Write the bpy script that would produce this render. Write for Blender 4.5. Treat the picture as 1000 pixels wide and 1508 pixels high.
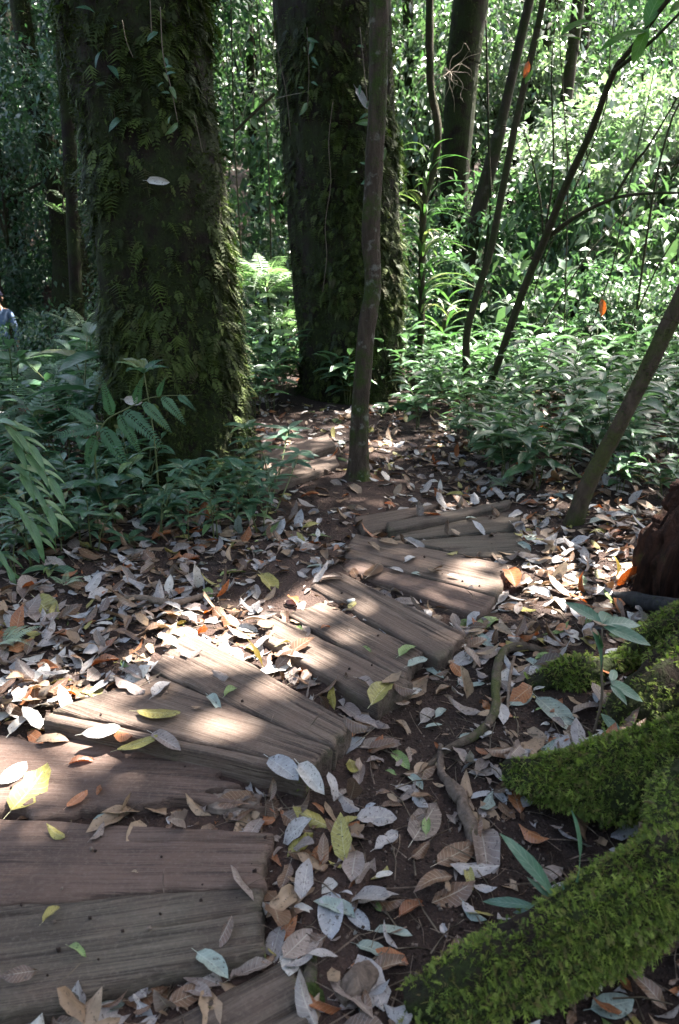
import bpy, math, random
import numpy as np
from mathutils import Vector, Matrix, Euler

random.seed(7)
rng = np.random.default_rng(7)
scene = bpy.context.scene
for o in list(bpy.data.objects):
    bpy.data.objects.remove(o)
R = math.radians

# ---------------------------------------------------------------- camera
CAM_H, PITCH, FOC, CX, CY = 1.5, R(18.0), 1100.0, 500.0, 754.0
cam_data = bpy.data.cameras.new('camera')
cam_data.sensor_fit = 'VERTICAL'
cam_data.sensor_height = 36.0
cam_data.lens = 36.0 * FOC / 1508.0
cam_data.clip_start = 0.05
cam_data.clip_end = 1500.0
cam_data.dof.use_dof = True
cam_data.dof.focus_distance = 3.3
cam_data.dof.aperture_fstop = 4.5
cam = bpy.data.objects.new('camera', cam_data)
cam.location = (0, 0, CAM_H)
cam.rotation_euler = (R(90) - PITCH, 0, 0)
scene.collection.objects.link(cam)
scene.camera = cam

# ---------------------------------------------------------------- sky and sun
SUN_EL, SUN_AZ = R(64.0), R(55.0)            # azimuth clockwise from +Y (the view direction)
SUN = np.array([math.sin(SUN_AZ) * math.cos(SUN_EL), math.cos(SUN_AZ) * math.cos(SUN_EL), math.sin(SUN_EL)])
world = bpy.data.worlds.new('World')
scene.world = world
world.use_nodes = True
wn = world.node_tree
wn.nodes.clear()
sky = wn.nodes.new('ShaderNodeTexSky')
sky.sky_type = 'NISHITA'
sky.sun_disc = False
sky.sun_elevation = SUN_EL
sky.sun_rotation = SUN_AZ
sky.dust_density = 5.0
sky.ozone_density = 0.4
bg = wn.nodes.new('ShaderNodeBackground')
bg.inputs['Strength'].default_value = 0.07
wo = wn.nodes.new('ShaderNodeOutputWorld')
wn.links.new(sky.outputs[0], bg.inputs[0])
wn.links.new(bg.outputs[0], wo.inputs[0])
sun_data = bpy.data.lights.new('sun', 'SUN')
sun_data.energy = 5.0
sun_data.angle = R(0.55)
sun_data.color = (1.0, 0.95, 0.88)
sun = bpy.data.objects.new('sun', sun_data)
sun.rotation_euler = Vector((-SUN[0], -SUN[1], -SUN[2])).to_track_quat('-Z', 'Y').to_euler()
scene.collection.objects.link(sun)

scene.view_settings.view_transform = 'Standard'
scene.view_settings.look = 'None'
scene.view_settings.exposure = 3.62
scene.view_settings.gamma = 1.0
scene.view_settings.use_curve_mapping = False
scene.render.engine = 'CYCLES'
cy = scene.cycles
cy.max_bounces = 6
cy.diffuse_bounces = 4
cy.glossy_bounces = 2
cy.transmission_bounces = 4
cy.transparent_max_bounces = 4
cy.caustics_reflective = False
cy.caustics_refractive = False
cy.sample_clamp_indirect = 6.0
cy.use_denoising = True

# ---------------------------------------------------------------- small maths
def hash3(i, j, k, seed):
    h = (i * 374761393 + j * 668265263 + k * 2147483647 + seed * 974711) & 0xFFFFFFFF
    h = ((h ^ (h >> 13)) * 1274126177) & 0xFFFFFFFF
    h = (h ^ (h >> 16)) & 0xFFFF
    return h / 65535.0

def vnoise(p, seed=0):
    p = np.asarray(p, float)
    f = np.floor(p).astype(np.int64)
    t = p - f
    t = t * t * (3 - 2 * t)
    out = 0
    for di in (0, 1):
        for dj in (0, 1):
            for dk in (0, 1):
                w = (t[..., 0] if di else 1 - t[..., 0]) * (t[..., 1] if dj else 1 - t[..., 1]) * (t[..., 2] if dk else 1 - t[..., 2])
                out = out + w * hash3(f[..., 0] + di, f[..., 1] + dj, f[..., 2] + dk, seed)
    return out * 2 - 1

def fbm(p, octaves=3, seed=0):
    p = np.asarray(p, float)
    s, a = 0, 1.0
    for o in range(octaves):
        s = s + a * vnoise(p * (2.03 ** o), seed + o * 17)
        a *= 0.5
    return s

def n3(x, y, z=0.0):
    x = np.asarray(x, float)
    return np.stack([x, np.broadcast_to(y, x.shape), np.broadcast_to(z, x.shape)], -1)

GY = [-20, 1.0, 1.5, 2.0, 2.6, 3.2, 4.0, 5.0, 6.5, 9.0, 12.0, 16.0, 24.0, 40.0, 80.0, 400.0]
GZ = [-.25, -.075, -.045, -.012, .052, .078, .098, .115, .15, .22, .42, .9, 2.3, 6.0, 13.0, 16.0]

def ground_base(x, y):
    x = np.asarray(x, float); y = np.asarray(y, float)
    z = np.interp(y, GY, GZ)
    z = z + .10 * np.clip((-x - 0.9) / 1.5, 0, 1) * np.clip((y - 1.5) / 2, 0, 1)
    z = z + .06 * np.clip((x - 0.75) / 1.2, 0, 1)
    z = z - .012 * np.exp(-(((x - .22 - .12 * (y - 1.6)) / .16) ** 2)) * np.clip(1 - (y - 2.6) / .8, 0, 1)
    z = z - .75 * np.exp(-(((x + 5.0) / 2.2) ** 2 + ((y - 10.5) / 2.8) ** 2))
    return z

def ground_z(x, y):
    x = np.asarray(x, float); y = np.asarray(y, float)
    far = np.clip((y - 7) / 6, 0, 1)
    return ground_base(x, y) + (1 - far) * (.012 * fbm(n3(x * 5, y * 5), 3, 3) + .005 * fbm(n3(x * 22, y * 22), 2, 5)) \
        + far * .10 * fbm(n3(x * .7, y * .7), 3, 9)

def ray(px, py):
    u, v = (px - CX) / FOC, (CY - py) / FOC
    return np.array([u, math.cos(PITCH) + v * math.sin(PITCH), -math.sin(PITCH) + v * math.cos(PITCH)])

def on_plane(px, py, z):
    d = ray(px, py)
    t = (z - CAM_H) / d[2]
    return np.array([d[0] * t, d[1] * t, z])

def on_ground(px, py):
    z = 0.0
    for _ in range(8):
        p = on_plane(px, py, z)
        z = float(ground_base(p[0], p[1]))
    p[2] = z
    return p

def at_depth(px, py, Y):
    d = ray(px, py)
    t = Y / d[1]
    return np.array([d[0] * t, Y, CAM_H + d[2] * t])

def project(p):
    x, y, z = p[0], p[1], p[2] - CAM_H
    f = y * math.cos(PITCH) - z * math.sin(PITCH)
    u = y * math.sin(PITCH) + z * math.cos(PITCH)
    return CX + FOC * x / max(f, .01), CY - FOC * u / max(f, .01)

def norm(v):
    v = np.asarray(v, float)
    return v / np.maximum(np.linalg.norm(v, axis=-1, keepdims=True), 1e-9)

# ---------------------------------------------------------------- objects
COL = scene.collection

def link(o, parent=None):
    COL.objects.link(o)
    if parent is not None:
        o.parent = parent
    return o

def tag(o, label=None, cat=None, group=None, kind=None):
    if label: o['label'] = label
    if cat: o['category'] = cat
    if group: o['group'] = group
    if kind: o['kind'] = kind
    return o

def empty(name, loc=(0, 0, 0), rz=0.0, label=None, cat=None, group=None):
    o = bpy.data.objects.new(name, None)
    o.empty_display_size = .05
    o.location = Vector(loc)
    o.rotation_euler = (0, 0, rz)
    link(o)
    return tag(o, label, cat, group)

def copy_tree(o, parent=None):
    c = o.copy()
    link(c)
    c.parent = parent
    for ch in o.children:
        copy_tree(ch, c)
    return c

def mesh_from(name, verts, tris, mats=(), uv=None, tint=None, mat_index=None, smooth=True, quads=None):
    """verts (N,3), tris (M,3) and/or quads (K,4) -> mesh; uv per vertex, tint per face"""
    verts = np.asarray(verts, np.float32)
    tris = np.zeros((0, 3), np.int32) if tris is None else np.asarray(tris, np.int32)
    quads = np.zeros((0, 4), np.int32) if quads is None else np.asarray(quads, np.int32)
    me = bpy.data.meshes.new(name)
    nt, nq = len(tris), len(quads)
    me.vertices.add(len(verts))
    me.vertices.foreach_set('co', verts.ravel())
    loops = np.concatenate([tris.ravel(), quads.ravel()])
    me.loops.add(len(loops))
    me.loops.foreach_set('vertex_index', loops)
    me.polygons.add(nt + nq)
    starts = np.concatenate([np.arange(nt) * 3, nt * 3 + np.arange(nq) * 4]).astype(np.int32)
    me.polygons.foreach_set('loop_start', starts)
    me.update(calc_edges=True)
    if smooth:
        me.polygons.foreach_set('use_smooth', np.ones(nt + nq, bool))
    for m in mats:
        me.materials.append(m)
    if mat_index is not None:
        me.polygons.foreach_set('material_index', np.asarray(mat_index, np.int32))
    if uv is not None:
        l = me.uv_layers.new(name='UVMap')
        l.data.foreach_set('uv', np.asarray(uv, np.float32)[loops].ravel())
    if tint is not None:
        a = me.attributes.new('tint', 'FLOAT', 'FACE')
        a.data.foreach_set('value', np.asarray(tint, np.float32))
    me.validate(clean_customdata=False)
    return me

def mesh_obj(name, me, parent=None):
    return link(bpy.data.objects.new(name, me), parent)

# ---------------------------------------------------------------- templates (length 1 along +X, blade normal +Z)
class Tpl:
    def __init__(s, v, t, uv):
        s.v, s.t, s.uv = np.asarray(v, float), np.asarray(t, int), np.asarray(uv, float)

def leaf_tpl(nl=6, nw=4, width=.42, peak=.45, fold=.15, curl=.15, wave=.0, twist=0., cup=0., stalk=0., seed=0, rag=0.):
    r = np.random.default_rng(seed)
    rg = 1 - rag * r.random((nl + 1, 2)) ** 2
    us = np.linspace(0, 1, nl + 1)
    e = math.log(.5) / math.log(peak)
    prof = np.sin(np.pi * np.clip(us, 0, 1) ** e) ** (.5 if nw >= 4 else .75)
    prof = np.maximum(prof, .02)
    v, uv = [], []
    ph = r.uniform(0, 6, 4)
    for i, u in enumerate(us):
        for j in range(nw + 1):
            s = j / nw * 2 - 1
            x = u
            y = s * prof[i] * width / 2 * (rg[i, 0] if s < 0 else rg[i, 1])
            z = abs(s) * prof[i] * width / 2 * fold * 2 + cup * (s * s) * prof[i] * width \
                - curl * (u - .3) ** 2 + wave * (math.sin(u * 7 + ph[0] + s) * .5 + math.sin(u * 11 + ph[1] - 2 * s) * .5) * abs(s)
            a = twist * (u - .5)
            y, z = y * math.cos(a) - z * math.sin(a), y * math.sin(a) + z * math.cos(a)
            v.append((x, y, z)); uv.append((j / nw, u))
    t = []
    for i in range(nl):
        for j in range(nw):
            a = i * (nw + 1) + j
            b, c, d = a + 1, a + nw + 2, a + nw + 1
            if (i + j) % 2: t += [(a, d, b), (b, d, c)]
            else: t += [(a, d, c), (a, c, b)]
    if stalk > 0:
        k = len(v)
        v += [(-stalk, -.006, .0), (-stalk, .006, .0), (.02, .008, .004), (.02, -.008, .004)]
        uv += [(.5, 0)] * 4
        t += [(k, k + 1, k + 2), (k, k + 2, k + 3)]
    return Tpl(v, t, uv)

def small_leaf_tpl(width=.5, fold=.25, droop=.15):
    v = [(0, 0, 0), (.45, -width / 2, fold * width / 2), (.45, 0, 0), (.45, width / 2, fold * width / 2), (1, 0, -droop)]
    t = [(0, 1, 2), (0, 2, 3), (1, 4, 2), (2, 4, 3)]
    uv = [(.5, 0), (0, .45), (.5, .45), (1, .45), (.5, 1)]
    return Tpl(v, t, uv)

def frond_tpl(npairs=20, plen=.26, arch=.55, rise=.35, pw=.3, drop=.25, seed=0, taper=1.0, start=.12):
    r = np.random.default_rng(seed)
    v, t, uv = [], [], []
    def rach(u):
        return np.array([u * (1 - .15 * u), 0, rise * u - arch * u * u])
    # rachis
    m = 8
    for i in range(m + 1):
        u = i / m
        p = rach(u); w = .007 * (1 - u) + .002
        v += [p + (0, -w, .0), p + (0, w, .0)]; uv += [(.45, u), (.55, u)]
        if i:
            a = 2 * (i - 1)
            t += [(a, a + 2, a + 1), (a + 1, a + 2, a + 3)]
    for i in range(npairs):
        u = start + (1 - start) * i / npairs
        pr = (1 - ((u - start) / (1 - start)) ** 1.3 * .93 * taper) * min(1, .55 + (u - start) * 4)
        L = plen * pr
        if L < .012: continue
        p = rach(u); tan = norm(rach(u + .02) - p)
        for s in (-1, 1):
            d = norm(np.array([.38, s * 1.0, -drop + r.uniform(-.1, .1)]) + tan * .15)
            n = norm(np.array([.15, -s * .15, 1.0]))
            b = norm(np.cross(n, d))
            w = L * pw * .5
            k = len(v)
            mid = p + d * L * .4
            tip = p + d * L + np.array([.02, 0, -.10 * L])
            q = p + d * L * .75
            v += [p, mid - b * w, mid + np.array([0, 0, -.01 * L]), mid + b * w, q - b * w * .62, q + b * w * .62, tip]
            uv += [(.5, 0), (0, .4), (.5, .4), (1, .4), (.2, .75), (.8, .75), (.5, 1)]
            tt = [(0, 1, 2), (0, 2, 3), (1, 4, 2), (2, 5, 3), (2, 4, 5), (4, 6, 5)]
            t += [(k + a, k + b_, k + c) for a, b_, c in tt]
    return Tpl(v, t, uv)

def sprig_tpl(pairs=4, bend=.5, ll=.34, seed=0):
    r = np.random.default_rng(seed)
    v, t, uv = [], [], []
    def c(u): return np.array([u * (1 - .2 * u), 0, .25 * u - bend * u * u])
    for i in range(3):
        u = i / 2; p = c(u); w = .05 * (1 - u * .8)
        v += [p + (0, -w, 0), p + (0, w, 0)]; uv += [(.4, u), (.6, u)]
        if i: t += [(2 * i - 2, 2 * i, 2 * i - 1), (2 * i - 1, 2 * i, 2 * i + 1)]
    for i in range(pairs):
        u = .2 + .7 * i / pairs
        p = c(u)
        for s in (-1, 1):
            L = ll * (1 - u * .6) * r.uniform(.8, 1.2)
            d = norm(np.array([.8, s * 1., r.uniform(-.3, .4)]))
            k = len(v)
            v += [p + (-.05, 0, 0), p + (.07, 0, .02), p + d * L]
            uv += [(.5, u), (.5, u), (.5, 1)]
            t += [(k, k + 1, k + 2)]
    return Tpl(v, t, uv)

def frames(fwd, up):
    X = norm(fwd)
    Z = norm(up - (up * X).sum(-1, keepdims=True) * X)
    Y = np.cross(Z, X)
    return np.stack([X, Y, Z], -1)          # columns

def scatter(name, tpls, pos, fwd, up, size, mats, tint=None, mat_of=None, parent=None, width_scale=None):
    """one mesh of many copies of the templates"""
    pos, fwd, up = (np.asarray(a, float) for a in (pos, fwd, up))
    n = len(pos)
    size = np.broadcast_to(np.asarray(size, float), (n,))
    M = frames(fwd, up)
    which = rng.integers(0, len(tpls), n)
    tint = rng.random(n) if tint is None else tint
    V, T, U, C, MI = [], [], [], [], []
    off = 0
    for k, tp in enumerate(tpls):
        idx = np.nonzero(which == k)[0]
        if not len(idx): continue
        tv = np.broadcast_to(tp.v, (len(idx),) + tp.v.shape) * size[idx][:, None, None]
        if width_scale is not None:
            tv = tv.copy(); tv[:, :, 1] *= width_scale[idx][:, None]
        v = np.einsum('nij,nvj->nvi', M[idx], tv) + pos[idx][:, None, :]
        nv = len(tp.v)
        t = tp.t[None] + (np.arange(len(idx)) * nv)[:, None, None] + off
        V.append(v.reshape(-1, 3)); T.append(t.reshape(-1, 3))
        U.append(np.tile(tp.uv, (len(idx), 1)))
        C.append(np.repeat(tint[idx], len(tp.t)))
        if mat_of is not None: MI.append(np.repeat(mat_of[idx], len(tp.t)))
        off += len(idx) * nv
    me = mesh_from(name, np.concatenate(V), np.concatenate(T), mats, np.concatenate(U), np.concatenate(C),
                   np.concatenate(MI) if MI else None)
    return mesh_obj(name, me, parent)

def tpl_mesh(name, tp, mats):
    return mesh_from(name, tp.v, tp.t, mats, tp.uv)

def spline(pts, n):
    pts = np.asarray(pts, float)
    if len(pts) == 2:
        return pts[0] + (pts[1] - pts[0]) * np.linspace(0, 1, n)[:, None]
    P = np.vstack([2 * pts[0] - pts[1], pts, 2 * pts[-1] - pts[-2]])
    out = []
    for s in np.linspace(0, len(pts) - 1 - 1e-6, n):
        i = int(s); t = s - i
        p0, p1, p2, p3 = P[i], P[i + 1], P[i + 2], P[i + 3]
        out.append(.5 * (2 * p1 + (p2 - p0) * t + (2 * p0 - 5 * p1 + 4 * p2 - p3) * t * t + (3 * p1 - p0 - 3 * p2 + p3) * t ** 3))
    return np.array(out)

def tube_data(pts, radii, sides=8, rings=None, rough=0.0, freq=3.0, stretch=1.0, seed=0, caps=True, lobes=None):
    """tapered, bumpy tube along a smoothed line; returns verts, quads, tris, normals"""
    rings = rings or max(4, 4 * (len(pts) - 1))
    c = spline(pts, rings)
    r = np.interp(np.linspace(0, 1, rings), np.linspace(0, 1, len(radii)), radii)
    tan = norm(np.gradient(c, axis=0))
    ref = np.array([1., 0, 0]) if abs(tan[0][0]) < .8 else np.array([0, 1., 0])
    a = norm(ref - tan * (tan @ ref)[:, None])
    b = np.cross(tan, a)
    th = np.linspace(0, 2 * np.pi, sides, endpoint=False)
    nrm = a[:, None] * np.cos(th)[None, :, None] + b[:, None] * np.sin(th)[None, :, None]
    L = np.concatenate([[0], np.cumsum(np.linalg.norm(np.diff(c, axis=0), axis=1))])
    rr = np.broadcast_to(r[:, None], (rings, sides)).copy()
    if lobes is not None:
        rr = rr * lobes(np.linspace(0, 1, rings)[:, None], th[None, :])
    if rough:
        s = r.mean()
        q = np.stack([np.cos(th)[None] * freq + 0 * L[:, None], np.sin(th)[None] * freq + 0 * L[:, None], L[:, None] / s * freq * stretch * .35 + 0 * th[None]], -1)
        rr = rr * (1 + rough * fbm(q + seed * 3.7, 4, seed))
    v = c[:, None] + nrm * rr[:, :, None]
    quads = []
    for i in range(rings - 1):
        for j in range(sides):
            k = (j + 1) % sides
            quads.append((i * sides + j, i * sides + k, (i + 1) * sides + k, (i + 1) * sides + j))
    V = v.reshape(-1, 3); tris = []
    if caps:
        n0 = len(V)
        V = np.vstack([V, c[0] - tan[0] * r[0] * .15, c[-1] + tan[-1] * r[-1] * .3])
        for j in range(sides):
            k = (j + 1) % sides
            tris += [(n0, k, j), (n0 + 1, (rings - 1) * sides + j, (rings - 1) * sides + k)]
    return V, quads, tris, nrm.reshape(-1, 3)

def tube(name, pts, radii, mat, parent=None, **kw):
    V, q, t, _ = tube_data(pts, radii, **kw)
    return mesh_obj(name, mesh_from(name, V, t if t else None, [mat], quads=q), parent)

def surf_points(V, quads, n, weight=None):
    """random points and normals on a quad surface"""
    q = np.asarray(quads)
    A, B, C, D = V[q[:, 0]], V[q[:, 1]], V[q[:, 2]], V[q[:, 3]]
    N = np.cross(B - A, D - A)
    area = np.linalg.norm(N, axis=1)
    Nn = norm(N)
    w = area if weight is None else area * weight((A + C) / 2, Nn)
    idx = rng.choice(len(q), n, p=w / w.sum())
    s, t = rng.random((2, n, 1))
    p = (A[idx] * (1 - s) + B[idx] * s) * (1 - t) + (D[idx] * (1 - s) + C[idx] * s) * t
    return p, Nn[idx]

# ---------------------------------------------------------------- materials
class NT:
    def __init__(s, name):
        s.m = bpy.data.materials.new(name); s.m.use_nodes = True
        s.t = s.m.node_tree; s.t.nodes.clear()
    def n(s, typ, **kw):
        nd = s.t.nodes.new(typ)
        ins = kw.pop('ins', {})
        for k, v in kw.items(): setattr(nd, k, v)
        for k, v in ins.items():
            if isinstance(v, bpy.types.NodeSocket): s.t.links.new(v, nd.inputs[k])
            else: nd.inputs[k].default_value = v
        return nd
    def math(s, op, a, b=0.0, c=None):
        i = {0: a, 1: b}
        if c is not None: i[2] = c
        return s.n('ShaderNodeMath', operation=op, ins=i).outputs[0]
    def ramp(s, fac, stops, interp='LINEAR'):
        r = s.n('ShaderNodeValToRGB', ins={0: fac})
        cr = r.color_ramp; cr.interpolation = interp
        while len(cr.elements) < len(stops): cr.elements.new(.5)
        for e, (p, c) in zip(cr.elements, stops):
            e.position = p; e.color = (*c, 1) if len(c) == 3 else c
        return r.outputs[0]
    def mix(s, fac, a, b, blend='MIX'):
        m = s.n('ShaderNodeMix', data_type='RGBA', blend_type=blend)
        for k, v in ((0, fac), (6, a), (7, b)):
            if isinstance(v, bpy.types.NodeSocket): s.t.links.new(v, m.inputs[k])
            else: m.inputs[k].default_value = (*v, 1) if isinstance(v, tuple) and len(v) == 3 else v
        return m.outputs[2]
    def noise(s, vec, scale, detail=4, rough=.55, out=0, dist=0.):
        return s.n('ShaderNodeTexNoise', ins={'Vector': vec, 'Scale': scale, 'Detail': detail, 'Roughness': rough, 'Distortion': dist}).outputs[out]
    def maprange(s, v, a, b, c=0., d=1.):
        return s.n('ShaderNodeMapRange', ins={0: v, 1: a, 2: b, 3: c, 4: d}).outputs[0]
    def out(s, shader, disp=None):
        o = s.n('ShaderNodeOutputMaterial')
        s.t.links.new(shader, o.inputs[0])
        return s.m

def leaf_mat(name, stops, rough=.42, transl=.35, tcol=(.72, 1.05, .48), veins=.5, vein_light=True, spots=0., back=None, spec=.5, nveins=9, obj_var=.12):
    k = NT(name)
    oi = k.n('ShaderNodeObjectInfo').outputs['Random']
    ti = k.n('ShaderNodeAttribute', attribute_type='GEOMETRY', attribute_name='tint').outputs['Fac']
    t = k.math('FRACT', k.math('ADD', oi, ti))
    col = k.ramp(t, stops)
    uv = k.n('ShaderNodeTexCoord').outputs['UV']
    geo = k.n('ShaderNodeNewGeometry')
    sx = k.n('ShaderNodeSeparateXYZ', ins={0: uv})
    u, v = sx.outputs[0], sx.outputs[1]
    au = k.math('ABSOLUTE', k.math('SUBTRACT', u, .5))
    mid = k.maprange(au, .0, .035, 1., 0.)
    lat = k.math('ABSOLUTE', k.math('SUBTRACT', k.math('FRACT', k.math('SUBTRACT', k.math('MULTIPLY', v, float(nveins)), k.math('MULTIPLY', au, 3.2))), .5))
    latv = k.maprange(lat, .40, .5, 0., .6)
    vein = k.math('MAXIMUM', mid, latv)
    nz = k.noise(geo.outputs['Position'], 38., 3)
    if veins:
        vc = k.mix(.5, col, (.75, .75, .62) if vein_light else (.05, .035, .02))
        col = k.mix(k.math('MULTIPLY', vein, veins), col, vc)
    col = k.mix(k.maprange(nz, .35, .68, 0., .55 if spots else .35), col, k.mix(.6, col, (.03, .018, .01)))
    if spots:
        sp = k.noise(geo.outputs['Position'], 120., 2)
        col = k.mix(k.maprange(sp, .60, .68, 0., spots), col, (.03, .018, .01))
    if back is not None:
        col = k.mix(geo.outputs['Backfacing'], col, k.mix(.65, col, back))
    bump = k.n('ShaderNodeBump', ins={'Strength': .35, 'Distance': .002, 'Height': k.math('ADD', k.math('MULTIPLY', vein, -.5), nz)}).outputs[0]
    p = k.n('ShaderNodeBsdfPrincipled', ins={'Base Color': col, 'Roughness': rough, 'Specular IOR Level': spec, 'IOR': 1.7 if spec > .9 else 1.5, 'Normal': bump})
    if transl:
        tc = k.mix(1.0, col, (*tcol,), 'MULTIPLY')
        tr = k.n('ShaderNodeBsdfTranslucent', ins={'Color': tc})
        sh = k.n('ShaderNodeMixShader', ins={0: transl, 1: p.outputs[0], 2: tr.outputs[0]}).outputs[0]
    else:
        sh = p.outputs[0]
    return k.out(sh)

def bark_mat(name, bark=((.03, .019, .012), (.075, .052, .036)), moss=((.018, .028, .006), (.05, .07, .014)), amount=.5, scale=1.0, bump=.8, zs=.25, lichen=0.):
    k = NT(name)
    pos = k.n('ShaderNodeTexCoord').outputs['Object']
    mp = k.n('ShaderNodeMapping', ins={'Vector': pos, 'Scale': (1, 1, zs)}).outputs[0]
    n1 = k.noise(mp, 14 * scale, 6, .65, dist=.4)
    n2 = k.noise(pos, 3.2 * scale, 5, .6)
    n3_ = k.noise(pos, 45 * scale, 4, .7)
    b = k.ramp(n1, [(.3, bark[0]), (.72, bark[1])])
    m = k.ramp(n3_, [(.3, moss[0]), (.75, moss[1])])
    f = k.maprange(k.math('ADD', n2, k.math('MULTIPLY', n3_, .25)), .78 - amount * .5, .92 - amount * .5)
    c = k.mix(f, b, m)
    if lichen:
        n4 = k.noise(pos, 6 * scale, 4, .6)
        c = k.mix(k.maprange(n4, .58, .66, 0., lichen), c, (.3, .3, .26))
    h = k.math('ADD', n1, k.math('MULTIPLY', n3_, .5))
    bp = k.n('ShaderNodeBump', ins={'Strength': bump, 'Distance': .02, 'Height': h}).outputs[0]
    p = k.n('ShaderNodeBsdfPrincipled', ins={'Base Color': c, 'Roughness': .9, 'Specular IOR Level': .2, 'Normal': bp})
    return k.out(p.outputs[0])

def wood_mat(name, c0=(.030, .020, .0145), c1=(.092, .064, .048), c2=(.142, .106, .083), red=0.3, green=.5):
    k = NT(name)
    tc = k.n('ShaderNodeTexCoord')
    pos = tc.outputs['Object']
    rnd = k.n('ShaderNodeObjectInfo').outputs['Random']
    sh = k.n('ShaderNodeVectorMath', operation='ADD', ins={0: pos, 1: k.n('ShaderNodeCombineXYZ', ins={0: k.math('MULTIPLY', rnd, 31.), 1: k.math('MULTIPLY', rnd, 17.), 2: 0.}).outputs[0]}).outputs[0]
    g1 = k.n('ShaderNodeMapping', ins={'Vector': sh, 'Scale': (1.2, 34, 34)}).outputs[0]
    g2 = k.n('ShaderNodeMapping', ins={'Vector': sh, 'Scale': (3., 230, 230)}).outputs[0]
    n1 = k.noise(g1, 1.0, 5, .6, dist=.6)
    n2 = k.noise(g2, 1.0, 3, .6)
    n3_ = k.noise(sh, 5., 5, .6)
    n4 = k.noise(sh, 75., 6, .75)
    gr = k.math('ADD', k.math('MULTIPLY', n1, .52), k.math('MULTIPLY', n2, .48))
    col = k.ramp(gr, [(.40, c0), (.49, c1), (.62, c2)])
    dirt = k.maprange(n3_, .42, .66, 0., 1.)
    col = k.mix(k.math('MULTIPLY', dirt, .35 + red * .6), col, (.092, .057, .043))
    st_ = k.noise(sh, 2.6, 6, .65)
    col = k.mix(k.maprange(st_, .48, .62, 0., .6), col, k.mix(.62, col, (.022, .015, .012)))
    col = k.mix(k.maprange(n4, .5, .72, 0., .32), col, (.19, .155, .13))
    gx = k.n('ShaderNodeSeparateXYZ', ins={0: tc.outputs['Generated']})
    ex = k.math('ABSOLUTE', k.math('SUBTRACT', gx.outputs[0], .5))
    ey = k.math('ABSOLUTE', k.math('SUBTRACT', gx.outputs[1], .5))
    edge = k.math('MAXIMUM', k.math('MULTIPLY', k.maprange(ex, .44, .5), .8), k.maprange(ey, .44, .52, 0., .6))
    mossf = k.math('MULTIPLY', edge, k.maprange(k.noise(sh, 14., 5, .7), .45, .65, 0., green))
    col = k.mix(mossf, col, (.05, .065, .018))
    hgt = k.math('ADD', k.math('MULTIPLY', gr, 1.), k.math('MULTIPLY', n4, .35))
    bp = k.n('ShaderNodeBump', ins={'Strength': 1.0, 'Distance': .010, 'Height': hgt}).outputs[0]
    p = k.n('ShaderNodeBsdfPrincipled', ins={'Base Color': col, 'Roughness': .82, 'Specular IOR Level': .3, 'Normal': bp})
    return k.out(p.outputs[0])

def soil_mat(name, a=(.010, .006, .0045), b=(.038, .022, .0165), pale=(.10, .07, .055)):
    k = NT(name)
    pos = k.n('ShaderNodeTexCoord').outputs['Object']
    n1 = k.noise(pos, 3.0, 6, .6)
    n2 = k.noise(pos, 60., 5, .7)
    vor = k.n('ShaderNodeTexVoronoi', ins={'Vector': pos, 'Scale': 90.}).outputs['Distance']
    col = k.ramp(k.math('ADD', k.math('MULTIPLY', n1, .6), k.math('MULTIPLY', n2, .4)), [(.35, a), (.62, b)])
    col = k.mix(k.maprange(k.noise(pos, 220., 2), .62, .7, 0., .7), col, pale)
    h = k.math('ADD', k.math('MULTIPLY', n2, 1.), k.math('MULTIPLY', vor, .6))
    bp = k.n('ShaderNodeBump', ins={'Strength': 1., 'Distance': .012, 'Height': h}).outputs[0]
    p = k.n('ShaderNodeBsdfPrincipled', ins={'Base Color': col, 'Roughness': .92, 'Specular IOR Level': .25, 'Normal': bp})
    return k.out(p.outputs[0])

def plain_mat(name, c0, c1, rough=.8, scale=20., bump=.3):
    k = NT(name)
    pos = k.n('ShaderNodeTexCoord').outputs['Object']
    n = k.noise(pos, scale, 4)
    col = k.ramp(n, [(.3, c0), (.7, c1)])
    bp = k.n('ShaderNodeBump', ins={'Strength': bump, 'Distance': .004, 'Height': n}).outputs[0]
    p = k.n('ShaderNodeBsdfPrincipled', ins={'Base Color': col, 'Roughness': rough, 'Specular IOR Level': .3, 'Normal': bp})
    return k.out(p.outputs[0])

M = {}
# fallen leaves, one material per colour that can be named
dead = dict(transl=.12, tcol=(1., .8, .5), veins=.55, rough=.55, nveins=10, spots=.8)
M['grey'] = leaf_mat('leaf_pale_grey', [(0, (.24, .215, .21)), (.5, (.33, .305, .30)), (1, (.19, .165, .155))], **dead)
M['blue'] = leaf_mat('leaf_bluish_grey', [(0, (.22, .222, .235)), (.5, (.30, .302, .32)), (1, (.24, .235, .245))], **dead)
M['mauve'] = leaf_mat('leaf_mauve', [(0, (.17, .13, .115)), (.5, (.22, .17, .15)), (1, (.13, .095, .08))], **dead)
M['white'] = leaf_mat('leaf_cream', [(0, (.42, .395, .36)), (.5, (.50, .47, .43)), (1, (.36, .335, .31))], **dead)
M['tan'] = leaf_mat('leaf_tan', [(0, (.21, .14, .088)), (.5, (.28, .195, .125)), (1, (.16, .10, .06))], **{**dead, 'vein_light': False})
M['brown'] = leaf_mat('leaf_brown', [(0, (.095, .048, .027)), (.5, (.13, .068, .038)), (1, (.06, .032, .02))], **{**dead, 'rough': .4})
M['rust'] = leaf_mat('leaf_rust', [(0, (.26, .095, .035)), (.5, (.33, .125, .045)), (1, (.20, .07, .028))], **{**dead, 'transl': .3, 'tcol': (1.4, .7, .2), 'rough': .4})
M['olive'] = leaf_mat('leaf_olive', [(0, (.22, .20, .05)), (.5, (.29, .25, .06)), (1, (.19, .165, .05))], **{**dead, 'transl': .2})
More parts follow.
